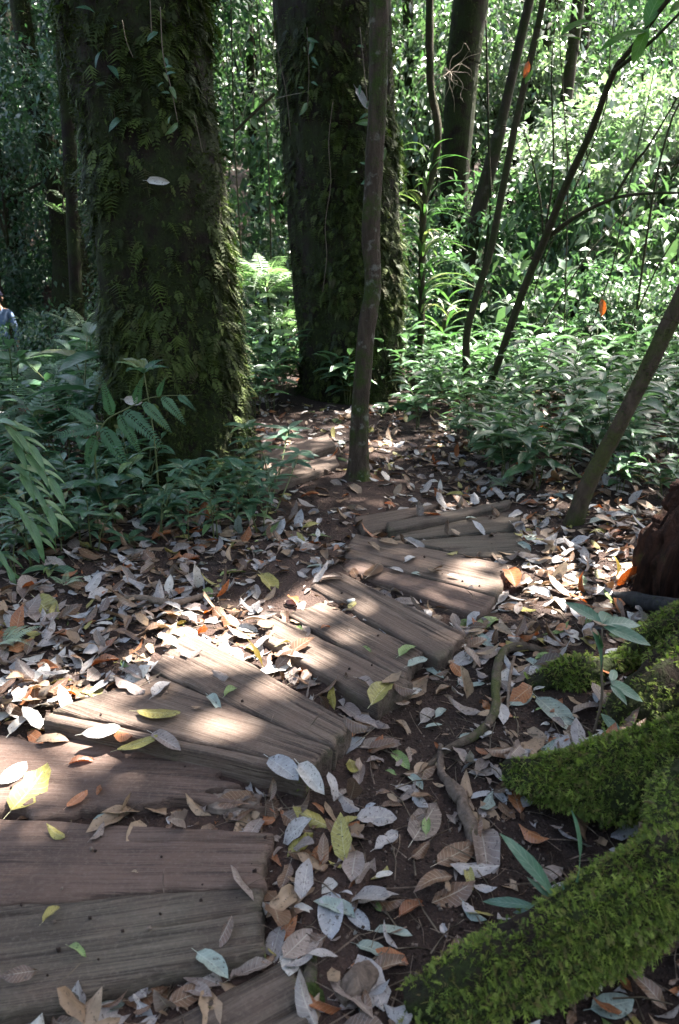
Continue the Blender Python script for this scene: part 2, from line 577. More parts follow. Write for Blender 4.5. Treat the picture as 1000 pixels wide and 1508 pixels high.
M['green'] = leaf_mat('leaf_fresh_green', [(0, (.13, .2, .055)), (.5, (.17, .25, .075)), (1, (.10, .16, .045))], **{**dead, 'transl': .25})
M['teal'] = leaf_mat('leaf_pale_teal', [(0, (.17, .215, .19)), (.5, (.23, .28, .25)), (1, (.14, .18, .155))], **dead)
FALLEN = ['grey', 'blue', 'mauve', 'white', 'tan', 'brown', 'rust', 'olive', 'green', 'teal']
FMATS = [M[k] for k in FALLEN]
WORD = dict(grey='pale grey', blue='bluish grey', mauve='dull mauve', white='cream white', tan='tan', brown='dark brown',
            rust='rust orange', olive='olive yellow', green='fresh green', teal='pale teal')

# living leaves
M['under'] = leaf_mat('leaf_undergrowth', [(0, (.042, .10, .055)), (.4, (.06, .135, .065)), (.75, (.08, .165, .065)), (1, (.045, .11, .065))], rough=.36, transl=.35, veins=.35, spots=.3, back=(.12, .17, .12))
M['shade'] = leaf_mat('leaf_shade_plant', [(0, (.030, .095, .052)), (.4, (.055, .135, .07)), (.7, (.04, .11, .062)), (.92, (.09, .16, .055)), (1, (.12, .13, .035))], rough=.38, transl=.3, veins=.45, spots=.35, back=(.10, .16, .13))
M['fern'] = leaf_mat('leaf_fern', [(0, (.034, .105, .048)), (.5, (.058, .138, .058)), (1, (.042, .11, .045))], rough=.45, transl=.35, veins=0, back=(.08, .14, .10))
M['brightfern'] = leaf_mat('leaf_bright_fern', [(0, (.20, .29, .16)), (1, (.27, .34, .22))], rough=.4, transl=.4, veins=0, spec=.95)  # paler than fern: sunlit whiteness is put into the base colour
M['lance'] = leaf_mat('leaf_lance', [(0, (.06, .14, .05)), (.5, (.085, .17, .06)), (1, (.07, .15, .06))], rough=.4, transl=.3, veins=.25)
M['strap'] = leaf_mat('leaf_strap', [(0, (.07, .15, .06)), (.6, (.11, .18, .07)), (.9, (.16, .18, .09)), (1, (.24, .20, .12))], rough=.4, transl=.4, veins=0)
M['seedling'] = leaf_mat('leaf_seedling', [(0, (.05, .115, .072)), (1, (.075, .15, .10))], rough=.4, transl=.3, veins=.4)
M['tree'] = leaf_mat('leaf_tree', [(0, (.022, .060, .032)), (.3, (.040, .094, .046)), (.6, (.060, .122, .058)), (.85, (.095, .145, .062)), (1, (.05, .10, .062))], rough=.36, transl=.42, veins=0, back=(.10, .13, .09), spec=.95)
M['treedark'] = leaf_mat('leaf_tree_dark', [(0, (.022, .058, .034)), (.5, (.036, .088, .045)), (1, (.05, .10, .042))], rough=.42, transl=.3, veins=0, back=(.05, .09, .06))
M['glossy'] = leaf_mat('leaf_pale_glossy', [(0, (.15, .20, .15)), (.5, (.22, .27, .21)), (1, (.30, .33, .26))], rough=.4, transl=.35, veins=0, spec=.95)  # pale base puts the glare of full sun into the leaf colour
M['sapling'] = leaf_mat('leaf_sapling', [(0, (.06, .15, .03)), (.5, (.085, .19, .04)), (1, (.10, .19, .035))], rough=.4, transl=.5, veins=.3)
M['moss'] = leaf_mat('moss_bright', [(0, (.045, .066, .012)), (.35, (.115, .165, .026)), (.7, (.225, .285, .048)), (.86, (.17, .165, .045)), (.95, (.12, .085, .035)), (1, (.06, .07, .016))], rough=.6, transl=.35, veins=0, spec=.3)
M['mossdark'] = leaf_mat('moss_trunk', [(0, (.016, .024, .006)), (.5, (.040, .058, .011)), (.85, (.085, .115, .022)), (1, (.05, .045, .016))], rough=.7, transl=.3, veins=0, spec=.25)
# wood, bark, soil
M['plank'] = wood_mat('plank_grey_brown')
M['plankred'] = wood_mat('plank_soil_stained', (.032, .020, .0155), (.084, .053, .041), (.118, .080, .064), red=.9, green=.3)
M['plankgrey'] = wood_mat('plank_weathered_grey', (.022, .017, .012), (.066, .053, .039), (.108, .089, .067), red=0., green=.35)
M['plankdark'] = wood_mat('plank_dark_mossy', (.025, .02, .015), (.065, .05, .038), (.105, .085, .068), red=.1, green=.9)
M['bark_big'] = bark_mat('bark_mossy', ((.004, .0025, .0016), (.020, .0125, .008)), ((.009, .012, .003), (.024, .032, .008)), amount=.5, scale=1.6, bump=1.0)
M['bark_thin'] = bark_mat('bark_thin_tree', ((.022, .015, .010), (.085, .060, .043)), amount=.36, scale=2.2, zs=.22, lichen=.3, bump=1.)
M['bark_mossy_thin'] = bark_mat('bark_leaning', ((.03, .021, .014), (.085, .06, .042)), ((.03, .034, .01), (.065, .066, .02)), amount=.45, scale=2.0, zs=.5)
M['bark_sap'] = bark_mat('bark_sapling', ((.022, .017, .010), (.065, .052, .030)), ((.02, .026, .009), (.05, .055, .02)), amount=.4, scale=3.0, zs=.4)
M['bark_far'] = bark_mat('bark_far_tree', ((.014, .011, .008), (.045, .034, .025)), ((.012, .016, .005), (.03, .036, .012)), amount=.45, scale=1.2, lichen=.12)
M['root'] = bark_mat('root_bark', ((.05, .036, .026), (.13, .10, .075)), ((.04, .048, .014), (.08, .085, .03)), amount=.42, scale=3., zs=.5)
M['rotten'] = bark_mat('wood_rotten', ((.010, .0045, .003), (.055, .022, .013)), ((.03, .03, .01), (.06, .05, .02)), amount=.08, scale=2.6, bump=1.0)
M['deadwood'] = bark_mat('wood_dead', ((.05, .036, .028), (.20, .15, .12)), amount=.1, scale=3., zs=.3)
M['blackwood'] = bark_mat('wood_black', ((.012, .012, .013), (.04, .04, .042)), amount=.1, scale=3., zs=.3)
M['twig'] = bark_mat('twig_bark', ((.10, .07, .05), (.24, .18, .14)), amount=.05, scale=4., zs=.3)
M['paletwig'] = plain_mat('twig_pale', (.20, .16, .12), (.36, .30, .24))
M['stem'] = plain_mat('stem_green', (.05, .07, .025), (.10, .11, .04), .6)
M['stembrown'] = plain_mat('stem_brown', (.06, .045, .03), (.13, .10, .07), .7)
M['soil'] = soil_mat('soil_red_brown')
M['soilpath'] = soil_mat('soil_trodden', (.022, .013, .010), (.058, .035, .027), (.10, .07, .055))
M['stone'] = plain_mat('stone_brown', (.07, .052, .042), (.17, .13, .105), .9, 40., .8)
M['stonemoss'] = bark_mat('stone_mossy', ((.05, .038, .03), (.12, .095, .075)), amount=.45, scale=3., zs=1.)
M['fungus'] = plain_mat('fungus_pale', (.45, .42, .38), (.6, .57, .52))

# ================================================================ THE SETTING
def graded(lo, a, b, hi, fine, coarse_n):
    mid = np.arange(a, b + 1e-6, fine)
    up = b + (hi - b) * (np.linspace(0, 1, coarse_n + 1)[1:] ** 2.6)
    dn = a - (a - lo) * (np.linspace(0, 1, coarse_n + 1)[1:] ** 2.6)[::-1]
    return np.concatenate([dn, mid, up])

gx = graded(-160, -2.6, 2.6, 160, .028, 46)
gy = graded(-60, .7, 7.0, 400, .03, 60)
XX, YY = np.meshgrid(gx, gy)
ZZ = ground_z(XX, YY)
nx, ny = len(gx), len(gy)
ii = np.arange(nx * ny).reshape(ny, nx)
gq = np.stack([ii[:-1, :-1], ii[:-1, 1:], ii[1:, 1:], ii[1:, :-1]], -1).reshape(-1, 4)
ground = mesh_obj('ground', mesh_from('ground', np.stack([XX, YY, ZZ], -1).reshape(-1, 3), None, [M['soil']], quads=gq))
tag(ground, 'dark red-brown forest soil under the leaf litter', kind='structure')

# trodden strip of the path
pl = spline([(-.45, .2, 0), (-.42, 1.5, 0), (-.32, 2.4, 0), (.02, 3.1, 0), (.42, 3.8, 0), (.30, 4.5, 0), (-.05, 5.1, 0), (-.45, 5.8, 0), (-.75, 7.0, 0)], 120)
tn = norm(np.gradient(pl, axis=0)); sd = np.stack([tn[:, 1], -tn[:, 0], 0 * tn[:, 0]], -1)
ws = np.linspace(-1, 1, 25)
hw = np.interp(np.linspace(0, 1, 120), [0, .3, .5, .75, 1], [.62, .6, .55, .42, .4])
pv = pl[:, None] + sd[:, None] * (ws[None, :, None] * (hw[:, None, None] * (1 + .12 * vnoise(n3(np.arange(120) * .15, 0, 0), 4)[:, None, None])))
pz = ground_z(pv[..., 0], pv[..., 1]) + .007 - .03 * np.clip((np.abs(ws)[None] - .8) / .2, 0, 1)
pv[..., 2] = pz
jj = np.arange(120 * 25).reshape(120, 25)
path = mesh_obj('path', mesh_from('path', pv.reshape(-1, 3), None, [M['soilpath']],
                quads=np.stack([jj[:-1, :-1], jj[:-1, 1:], jj[1:, 1:], jj[1:, :-1]], -1).reshape(-1, 4)))
tag(path, 'trodden earth footpath stepped with weathered wooden planks', kind='structure')

PLANKS = []        # (polygon xy, top z, name)

def plank(px4, z, mat, thick=.12, name='plank', label=None, nu=60, nv=38, tilt=(0, 0), groove=.0022, chip=.005, seed=0, parent=path, depth=None):
    c = np.array([(on_plane(x, y, z) if depth is None else at_depth(x, y, depth)) for x, y in px4])
    FL, FR, NR, NL = c
    cen = c.mean(0)
    ax = norm((FR + NR - FL - NL))
    rz = math.atan2(ax[1], ax[0])
    u = np.linspace(0, 1, nu + 1); v = np.linspace(0, 1, nv + 1)
    U, V = np.meshgrid(u, v, indexing='ij')
    P = (NL * (1 - U[..., None]) + NR * U[..., None]) * (1 - V[..., None]) + (FL * (1 - U[..., None]) + FR * U[..., None]) * V[..., None]
    L = np.linalg.norm(FR - FL); W = np.linalg.norm(FL - NL) * .5 + np.linalg.norm(FR - NR) * .5
    # worn, wandering edges
    e = np.minimum(np.minimum(U * L, (1 - U) * L), np.minimum(V * W, (1 - V) * W))
    side = chip * fbm(n3(U * L * 9, V * 3, seed), 3, seed + 1)
    endw = chip * 2.4 * fbm(n3(V * W * 14, U * 3, seed + 9), 3, seed + 2)
    yax = np.array([-ax[1], ax[0], 0])
    P = P + yax * (side * np.where(V > .5, 1, -1) * np.clip(np.abs(V - .5) * 2, 0, 1) ** 4)[..., None] \
          + ax * (endw * np.where(U > .5, 1, -1) * np.clip(np.abs(U - .5) * 2, 0, 1) ** 8)[..., None]
    warp = V * W * 26 + .7 * vnoise(n3(U * L * 2.2, V * W * 6, seed * 1.7), seed)
    gro = np.abs(vnoise(n3(warp, U * L * .8, seed), seed + 5))
    dz = -groove * 1.3 * (1 - np.clip(gro / .22, 0, 1)) * np.clip(.5 + 1.2 * vnoise(n3(U * L * 1.7, V * W * 9, seed * 2.3), seed + 8), 0, 1) + .0025 * fbm(n3(U * L * 4, V * W * 7, seed), 3, seed + 7)
    rc = np.random.default_rng(seed + 50)
    for _ in range(5 if nv > 12 else 2):                   # splits running in from the ends
        vc, ln, en = rc.uniform(.08, .92) * W, rc.uniform(.12, .5), rc.random() < .5
        x_ = U if en else 1 - U
        wob = .010 * vnoise(n3(U * L * 3, 0 * V, seed + vc * 40), seed)
        dz = dz - .011 * np.exp(-((V * W - vc - wob) / .0042) ** 2) * np.clip((ln - x_) / .1, 0, 1)
    dz = dz - .005 * np.clip(1 - e / .009, 0, 1) ** 2
    dz = dz + tilt[0] * (U - .5) + tilt[1] * (V - .5)
    P[..., 2] += dz
    Pl = P.reshape(-1, 3) - cen
    cz, sz = math.cos(-rz), math.sin(-rz)
    Rm = np.array([[cz, -sz, 0], [sz, cz, 0], [0, 0, 1]])
    Pl = Pl @ Rm.T
    id_ = np.arange((nu + 1) * (nv + 1)).reshape(nu + 1, nv + 1)
    q = np.stack([id_[:-1, :-1], id_[1:, :-1], id_[1:, 1:], id_[:-1, 1:]], -1).reshape(-1, 4)
    ring = np.concatenate([id_[:, 0], id_[-1, 1:], id_[-2::-1, -1], id_[0, -2:0:-1]])
    rp = Pl[ring]; m = len(ring)
    ctr = np.array([0, 0, 0])
    outw = norm((rp - ctr) * np.array([1, 1, 0]))
    layers = []
    for d, o_ in ((.012, .004), (thick * .5, .003), (thick, -.006)):
        nz = .006 * fbm(rp * np.array([20, 20, 1]) + d * 60, 2, seed + 3)
        lp = rp + outw * (o_ + nz[:, None]); lp[:, 2] = rp[:, 2] - d
        layers.append(lp)
    base = len(Pl)
    Vv = np.vstack([Pl] + layers)
    qs = [q]
    prev = ring
    for li in range(3):
        cur = base + li * m + np.arange(m)
        qs.append(np.stack([np.roll(prev, -1), prev, cur, np.roll(cur, -1)], -1))
        prev = cur
    me = mesh_from(name, Vv, None, [M[mat]], quads=np.concatenate(qs))
    o = mesh_obj(name, me, parent)
    o.location = Vector(cen); o.rotation_euler = (0, 0, rz)
    if label: o['label'] = label
    PLANKS.append((c[:, :2], z, tilt, c))
    return o

plank([(120, 1566), (415, 1413), (482, 1545), (190, 1720)], -.035, 'plankdark', label='dark diagonal plank end at the bottom of the path', seed=1)
plank([(-190, 1347), (386, 1302), (393, 1400), (-190, 1531)], .0, 'plankgrey', label='weathered grey plank with fine straight grain', seed=2, nv=42)
plank([(-190, 1192), (397, 1226), (387, 1300), (-190, 1345)], .010, 'plankred', label='reddish soil-stained plank behind the grey one', seed=3, groove=.0015)
plank([(-120, 1064), (352, 1122), (336, 1178), (-120, 1199)], .022, 'plankred', label='worn plank with a broken rounded end', seed=4, chip=.035, groove=.002)
plank([(66, 1046), (453, 1128), (449, 1139), (64, 1057)], .078, 'plank', label='narrow riser board standing on edge, mossy at one end', name='riser_board', thick=.13, seed=5, nv=4, chip=.004, groove=.001)
plank([(226, 992), (489, 1099), (455, 1126), (80, 1044)], .083, 'plank', seed=6, nv=24, label='tapering plank behind the riser board')
plank([(272, 922), (516, 1062), (489, 1096), (226, 984)], .090, 'plank', seed=7, label='wide plank crossed by a band of sunlight')
plank([(402, 905), (602, 1001), (552, 1034), (388, 940)], .093, 'plank', seed=8)
plank([(474, 886), (621, 957), (597, 999), (427, 905)], .097, 'plank', seed=9)
plank([(494, 838), (683, 929), (648, 970), (456, 860)], .101, 'plank', seed=10)
plank([(514, 819), (731, 878), (704, 904), (509, 837)], .112, 'plankred', seed=11, nv=12, groove=.002, label='pale narrow plank lit in patches')
plank([(523, 785), (755, 832), (730, 875), (508, 817)], .120, 'plank', seed=12)
plank([(577, 778), (772, 748), (762, 779), (582, 793)], .122, 'plankgrey', seed=13, nv=12)
plank([(598, 796), (764, 782), (782, 819), (680, 815)], .120, 'plankgrey', seed=14, nv=12)
plank([(570, 768), (752, 734), (752, 741), (574, 780)], .158, 'plankdark', seed=15, nv=4, chip=.004, groove=.001, name='riser_board', label='dark edging board standing above the far planks')
plank([(522, 760), (650, 740), (566, 776), (537, 784)], .145, 'plank', seed=16, nv=10, thick=.1)
plank([(383, 668), (482, 638), (494, 654), (390, 690)], .20, 'plank', seed=17, nv=8, thick=.1)
plank([(385, 697), (492, 668), (500, 684), (388, 722)], .16, 'plank', seed=18, nv=8, thick=.1)
for i in range(4):                                           # steps of the far trail seen past the ferns
    y0 = 455 - i * 9
    plank([(64, y0 - 8), (92, y0 - 8), (93, y0), (62, y0)], float(at_depth(78, y0, 12.5)[2]), 'plankred', seed=20 + i, nu=10, nv=4, thick=.5, depth=12.5 + i * .5)

def end_moss(o, n, seed, sel):
    V = np.array([v.co[:] for v in o.data.vertices]); q = np.array([list(p_.vertices) for p_ in o.data.polygons if len(p_.vertices) == 4])
    hi = V.max(0); lo = V.min(0)
    moss_on(V, q, n, .012, o, 'moss', SPRIGS, seed, lambda c, N: sel((c - lo) / (hi - lo)) * np.clip(fbm(c * 22, 3, seed) + .1, 0, 1))
MOSSY = [p_ for p_ in path.children]

PP = [(np.array(a), z) for a, z, _, _ in PLANKS[:18]]

def in_poly(px, py, poly):
    x, y = np.asarray(px), np.asarray(py)
    ins = np.zeros(x.shape, bool)
    n = len(poly)
    for i in range(n):
        x0, y0 = poly[i]; x1, y1 = poly[(i + 1) % n]
        c = ((y0 > y) != (y1 > y)) & (x < (x1 - x0) * (y - y0) / (y1 - y0 + 1e-12) + x0)
        ins ^= c
    return ins

def plank_at(x, y):
    """index of the plank under each point, -1 for none"""
    x = np.asarray(x, float); y = np.asarray(y, float)
    r = np.full(x.shape, -1)
    for i, (poly, z) in enumerate(PP):
        r[in_poly(x, y, poly)] = i
    return r

def surface_z(x, y):
    z = ground_z(x, y)
    k = plank_at(x, y)
    tops = np.array([p[1] for p in PP] + [0])
    return np.where(k >= 0, np.maximum(z, tops[k] + .002), z)

# broken block of wood beside the worn plank
def rock(name, loc, size, mat, seed, parent=None, sub=3, rough=.25):
    import bmesh
    bm = bmesh.new()
    bmesh.ops.create_icosphere(bm, subdivisions=sub, radius=1)
    co = np.array([v.co[:] for v in bm.verts])
    co = np.sign(co) * np.abs(co) ** .6
    co = np.round(co * 2.2 + .5 * vnoise(co * 1.3 + seed, seed)[:, None]) / 2.2 * .35 + co * .65
    co = co * (1 + rough * fbm(co * 2.2 + seed * 5.1, 5, seed))[:, None] * np.array(size)
    for v, c in zip(bm.verts, co): v.co = c
    me = bpy.data.meshes.new(name); bm.to_mesh(me); bm.free()
    me.polygons.foreach_set('use_smooth', np.ones(len(me.polygons), bool))
    me.materials.append(M[mat])
    o = mesh_obj(name, me, parent); o.location = Vector(loc)
    return o
p = on_ground(345, 1190)
tag(rock('wood_block', p + (0, 0, .0), (.085, .05, .04), 'stone', 3, sub=4, rough=.35), 'brown broken block beside the rounded end of the worn plank', 'wood block')
p = on_ground(440, 1150)
tag(rock('stone', p + (-.02, .0, -.01), (.05, .04, .03), 'stone', 8), 'small brown stone under the mossy end of the riser board', 'stone')
p = on_ground(545, 1027)
tag(rock('soil_clod', p + (0, 0, .01), (.035, .03, .03), 'soil', 4, rough=.4), 'dark red clod of soil at the end of the lowest sunlit planks', 'clod')
p = on_ground(455, 1440)
tag(rock('stone', p + (0, 0, -.01), (.035, .06, .03), 'stonemoss', 11, sub=4, rough=.4), 'mossy brown stone beside the dark diagonal plank end', 'stone')
p = on_ground(517, 896)
p[2] = .107
tag(rock('stone', p, (.018, .012, .008), 'fungus', 12, sub=2), 'tiny pale pebble lying on a plank', 'pebble')

# ================================================================ THE BIG TREES
CANOPY_TREES = []

def moss_on(V, quads, n, size, parent, mat, tpls, seed, weight=None, name='moss', up_bias=.4, out=.6, down=0., tscale=None):
    P, N = surf_points(V, quads, n, weight)
    r = np.random.default_rng(seed)
    rd = norm(r.normal(size=(n, 3)))
    f = norm(N * out + rd * .8 + np.array([0, 0, -down]))
    s = size * r.uniform(.5, 1.4, n)
    o = scatter(name, tpls, P - N * .004, f, N + rd * .5 + np.array([0, 0, up_bias]), s, [M[mat]], tint=r.random(n), parent=parent)
    o['kind'] = 'stuff'
    return o

SPRIGS = [sprig_tpl(4, .5, .34, 1), sprig_tpl(3, .8, .4, 2), sprig_tpl(5, .3, .3, 3)]
FERNLETS = [sprig_tpl(6, .9, .5, 4), frond_tpl(7, .3, .9, .3, .55, .2, 5)]
TREE_DATA = {}

def big_tree(name, label, pts_px, Y, hw_px, top, mat, seed, flare, moss_n, fern_n, lean=0., sides=72, rings=150):
    base = at_depth(*pts_px[-1], Y)
    root = empty(name, (base[0], base[1], float(ground_z(base[0], base[1]))), 0, label, 'tree')
    o0 = np.array(root.location)
    pts, rad = [], []
    for (x, y), h in zip(pts_px[::-1], hw_px[::-1]):
        q = at_depth(x, y, Y)
        t = Y / ray(x, y)[1]
        pts.append(q - o0); rad.append(h / FOC * t)
    pts[0][2] = min(pts[0][2], -.12)
    last = pts[-1]; d = norm(pts[-1] - pts[-2])
    while last[2] < top:
        last = last + d * 1.4
        pts.append(last); rad.append(rad[-1] * .93)
    zmax = pts[-1][2]
    def lobes(u, th):
        z = u * zmax
        fl = np.exp(-z / .45)
        return 1 + fl * (flare + .22 * np.cos(th * 5 + seed) + .12 * np.cos(th * 3 + 2 * seed)) + .035 * np.cos(th * 4 + seed + z * .5) + .025 * np.cos(th * 7 - z)
    V, q, t, _ = tube_data(pts, rad, sides=sides, rings=rings, rough=.055, freq=3.2, stretch=.5, seed=seed, lobes=lobes)
    # ridged bark
    tr = mesh_obj('trunk', mesh_from('trunk', V, t, [M[mat]], quads=q), root)
    qq = np.array(q)
    vis = lambda c, N: (c[:, 2] < 3.6) * (N[:, 1] < .35) * np.clip(.35 + .9 * fbm(c * 2.6 + seed, 3, seed) + .35 * (c[:, 2] < 1.5) + .25 * N[:, 0], .12, 1.4)
    moss_on(V, qq, moss_n, .045, tr, 'mossdark', SPRIGS, seed, vis, down=.5)
    vis2 = lambda c, N: (c[:, 2] < 3.6) * (N[:, 1] < .35) * np.clip(.25 + .9 * fbm(c * 2.1 + seed + 9, 3, seed + 4), .03, 1.4)
    moss_on(V, qq, fern_n, .13, tr, 'mossdark', FERNLETS, seed + 1, vis2, name='fern_tuft', down=.9)
    TREE_DATA[label] = (root, V, qq)
    CANOPY_TREES.append((root, np.array(pts) + o0))
    return root

for o_ in MOSSY:
    lb = o_.get('label', '')
    if 'riser board standing on edge' in lb: end_moss(o_, 500, 3, lambda t: (t[:, 0] > .955) * 1.)
    elif 'dark diagonal' in lb: end_moss(o_, 500, 5, lambda t: (t[:, 0] > .93) * 1.)
    elif 'weathered grey' in lb: end_moss(o_, 250, 7, lambda t: (t[:, 0] > .975) * 1.)
    elif 'wide plank' in lb: end_moss(o_, 250, 9, lambda t: (t[:, 0] < .06) * 1.)
left_tree = big_tree('mossy_tree', 'massive mossy trunk nearest the path, ferns at its foot', [(198, 0), (220, 180), (240, 340), (253, 480), (262, 600), (268, 745)], 5.15,
                     [103, 101, 98, 97, 95, 97], 10.5, 'bark_big', 2, .30, 17000, 4200)
mid_tree = big_tree('mossy_tree', 'broad mossy trunk behind the thin straight tree', [(487, 0), (497, 150), (507, 300), (514, 430), (515, 530), (513, 622)], 8.3,
                    [86, 83, 79, 76, 72, 72], 11.0, 'bark_big', 5, .12, 13000, 3000)
tag(left_tree, group='great mossy trunks'); tag(mid_tree, group='great mossy trunks')

def simple_tree(name, label, pts, radii, mat, cat='tree', sides=14, rings=70, seed=0, flare=.5, rough=.06, group=None, part='trunk'):
    base = np.array(pts[0], float)
    root = empty(name, base, 0, label, cat, group)
    P = [np.array(p) - base for p in pts]
    tot = sum(np.linalg.norm(P[i + 1] - P[i]) for i in range(len(P) - 1))
    lob = lambda u, th: 1 + flare * np.exp(-u * tot / .13) * (1 + .3 * np.cos(th * 4 + seed))
    P[0] = P[0] + np.array([0, 0, -.06])
    V, q, t, _ = tube_data(P, radii, sides=sides, rings=rings, rough=rough, freq=1.6, stretch=.5, seed=seed, lobes=lob)
    tr = mesh_obj(part, mesh_from(part, V, t, [M[mat]], quads=q), root)
    return root, tr, V, np.array(q)

# the thin straight tree in front of the middle trunk
g = on_ground(527, 704)
Y0 = g[1]
pts = [g] + [at_depth(x, y, Y0) for x, y in ((530, 610), (540, 490), (549, 420), (546, 330), (556, 160), (558, 0))]
pts.append(pts[-1] + (pts[-1] - pts[-2]) * 2.6); pts.append(pts[-1] + (.3, .2, 3.0))
thin_tree, tr, V, q = simple_tree('slender_tree', 'slender straight tree with smooth brown bark beside the bare path', pts, [.074, .060, .056, .052, .056, .056, .052, .045], 'bark_thin', sides=22, rings=160, seed=3, rough=.10, flare=.95)
CANOPY_TREES.append((thin_tree, np.array(pts)))
moss_on(V, q, 700, .022, tr, 'mossdark', SPRIGS, 4, lambda c, N: (c[:, 2] < 4) * np.clip(fbm(c * 3, 3, 4) + .25 * N[:, 0], 0, 1))

# ================================================================ MOSSY ROOTS at the right
def mossy_root(label, pts, radii, seed, n, size=.028, mat='bark_big', bare=.0):
    base = np.array(pts[0], float)
    root = empty('mossy_root', base, 0, label, 'root', 'moss covered roots beside the path')
    e_ = np.array(pts[-1], float); d_ = norm((e_ - np.array(pts[-2])) * (1, 1, 0))
    pts = list(pts) + [e_ + d_ * .35 + (0, .05, .04), e_ + d_ * .75 + (0, .15, .10)]; radii = list(radii) + [radii[-1] * 1.1, radii[-1] * 1.2]
    P = [np.array(p) - base for p in pts]
    V, q, t, nr = tube_data(P, radii, sides=36, rings=110, rough=.30, freq=1.7, stretch=.9, seed=seed)
    w = mesh_obj('wood', mesh_from('wood', V, t, [M[mat]], quads=q), root)
    wt = lambda c, N: np.clip(N[:, 2] + .85 - bare, 0, 1) * np.clip(.72 + 1.1 * fbm(c * 8 + seed, 3, seed), .0, 1.3)
    moss_on(V, np.array(q), n, size, w, 'moss', SPRIGS, seed, wt, down=.25, up_bias=.6, out=.75)
    moss_on(V, np.array(q), n // 9, size * 1.5, w, 'moss', SPRIGS, seed + 1, wt, down=.35, up_bias=.6, out=.9, name='feathery_moss')
    return root

def gp(px, py, dz=0.):
    p = on_ground(px, py); p[2] += dz
    return p
# lower root: from its tip on the litter out of the frame to the right
a = [on_plane(600, 1478, -.03), on_plane(690, 1448, .02), on_plane(800, 1390, .07), on_plane(905, 1335, .12), on_plane(1010, 1285, .17), on_plane(1130, 1225, .23)]
mossy_root('thick mossy root lowest by the path, strap fern growing on it', a, [.03, .068, .088, .096, .10, .10], 3, 32000, .021)
a = [on_plane(748, 1138, .03), on_plane(800, 1150, .06), on_plane(870, 1150, .10), on_plane(950, 1138, .15), on_plane(1040, 1120, .20), on_plane(1150, 1090, .26)]
mossy_root('broad mossy root above the dark hollow', a, [.04, .068, .085, .10, .105, .105], 6, 32000, .021)
a = [on_plane(990, 1300, .16), on_plane(992, 1240, .19), on_plane(1005, 1180, .20), on_plane(1060, 1150, .24)]
mossy_root('short mossy root joining the two thick ones at the frame edge', a, [.06, .07, .08, .09], 9, 12000, .021)
a = [gp(778, 1012, .0), gp(815, 1008, .03), gp(860, 1005, .045), gp(905, 992, .04)]
mossy_root('low half-buried mossy log behind the seedling', a, [.035, .05, .055, .04], 12, 4500, .022, bare=.25)
a = [gp(915, 985, .02), gp(960, 972, .08), gp(1010, 960, .12), gp(1070, 950, .14)]
mossy_root('mossy hump at the frame edge under the black branch', a, [.03, .08, .1, .1], 15, 6000, .024)
a = [gp(890, 1072, .0), gp(930, 1060, .05), gp(985, 1035, .1), gp(1060, 1010, .14)]
mossy_root('dark mossy hump between the seedling and the broad root', a, [.03, .075, .1, .1], 18, 6500, .024)

def bent_root(label, px, radii, mat, seed, name='bare_root', cat='root', rough=.1, dz=0.015, sides=12, group=None):
    pts = [gp(x, y, dz + h) for x, y, h in px]
    base = pts[0]
    V, q, t, _ = tube_data([p - base for p in pts], radii, sides=sides, rings=12 * len(pts), rough=rough, freq=1.5, seed=seed)
    o = mesh_obj(name, mesh_from(name, V, t, [M[mat]], quads=q)); o.location = Vector(base)
    return tag(o, label, cat, group)
bent_root('L-shaped bare root, greenish brown, bending through the leaf litter', [(806, 957, -.02), (770, 959, .012), (742, 969, .02), (731, 1000, .015), (727, 1055, .015), (706, 1083, .005), (660, 1103, -.01), (622, 1128, -.03)],
          [.013, .016, .018, .017, .016, .015, .013, .008], 'root', 2, rough=.28, dz=.008)
bent_root('rotting root stub with pale broken top in the gully', [(648, 1098, 0), (650, 1140, .0), (672, 1175, .02), (690, 1215, .01), (706, 1268, -.02)], [.008, .012, .020, .022, .012], 'deadwood', 4, rough=.5, dz=.004)
bent_root('smooth root half buried beneath the left leaf litter', [(160, 883, -.02), (205, 888, .01), (255, 897, .015), (300, 882, .0), (330, 868, -.02)], [.012, .016, .016, .014, .01], 'twig', 5)
bent_root('charred black branch in front of the rotten stump', [(905, 880, -.01), (935, 897, .03), (975, 915, .06), (1040, 935, .09)], [.022, .034, .036, .036], 'blackwood', 6, name='black_branch', cat='branch')
bent_root('thin bare stick standing against the L-shaped root', [(757, 975, .01), (750, 1010, .02), (746, 1062, .0)], [.005, .006, .005], 'twig', 7, name='stick', cat='stick')
bent_root('knotted brown chunk of bark at the bottom beside rusty leaves', [(500, 1480, .0), (525, 1462, .02), (548, 1440, .01)], [.02, .032, .018], 'deadwood', 8, name='bark_chunk', cat='bark', rough=.3)

# rotten stump at the right edge
def stump():
    b = on_ground(985, 885)
    root = empty('rotten_stump', b, 0, 'crumbling dark red rotten stump at the frame edge', 'stump')
    lob = lambda u, th: 1 + .16 * np.cos(th * 3 + 1) + .10 * np.cos(th * 5 + 2) - .25 * np.clip(u - .75, 0, 1) * (1 + np.cos(th * 2))
    V, q, t, _ = tube_data([(0.08, .1, -.1), (.06, .1, .12), (.1, .1, .28), (.14, .12, .42)], [.19, .18, .15, .11], sides=90, rings=90, rough=.55, freq=5.5, stretch=.3, seed=21, lobes=lob)
    mesh_obj('wood', mesh_from('wood', V, t, [M['rotten']], quads=q), root)
    k = at_depth(1008, 720, b[1] + .15) - b
    V, q, t, _ = tube_data([(.16, .14, .3), (k[0] + .02, .15, k[2] - .05), (k[0] + .01, .15, k[2] + .03)], [.08, .075, .05], sides=40, rings=40, rough=.5, freq=4, seed=23)
    mesh_obj('knob', mesh_from('knob', V, t, [M['rotten']], quads=q), root)
stump()

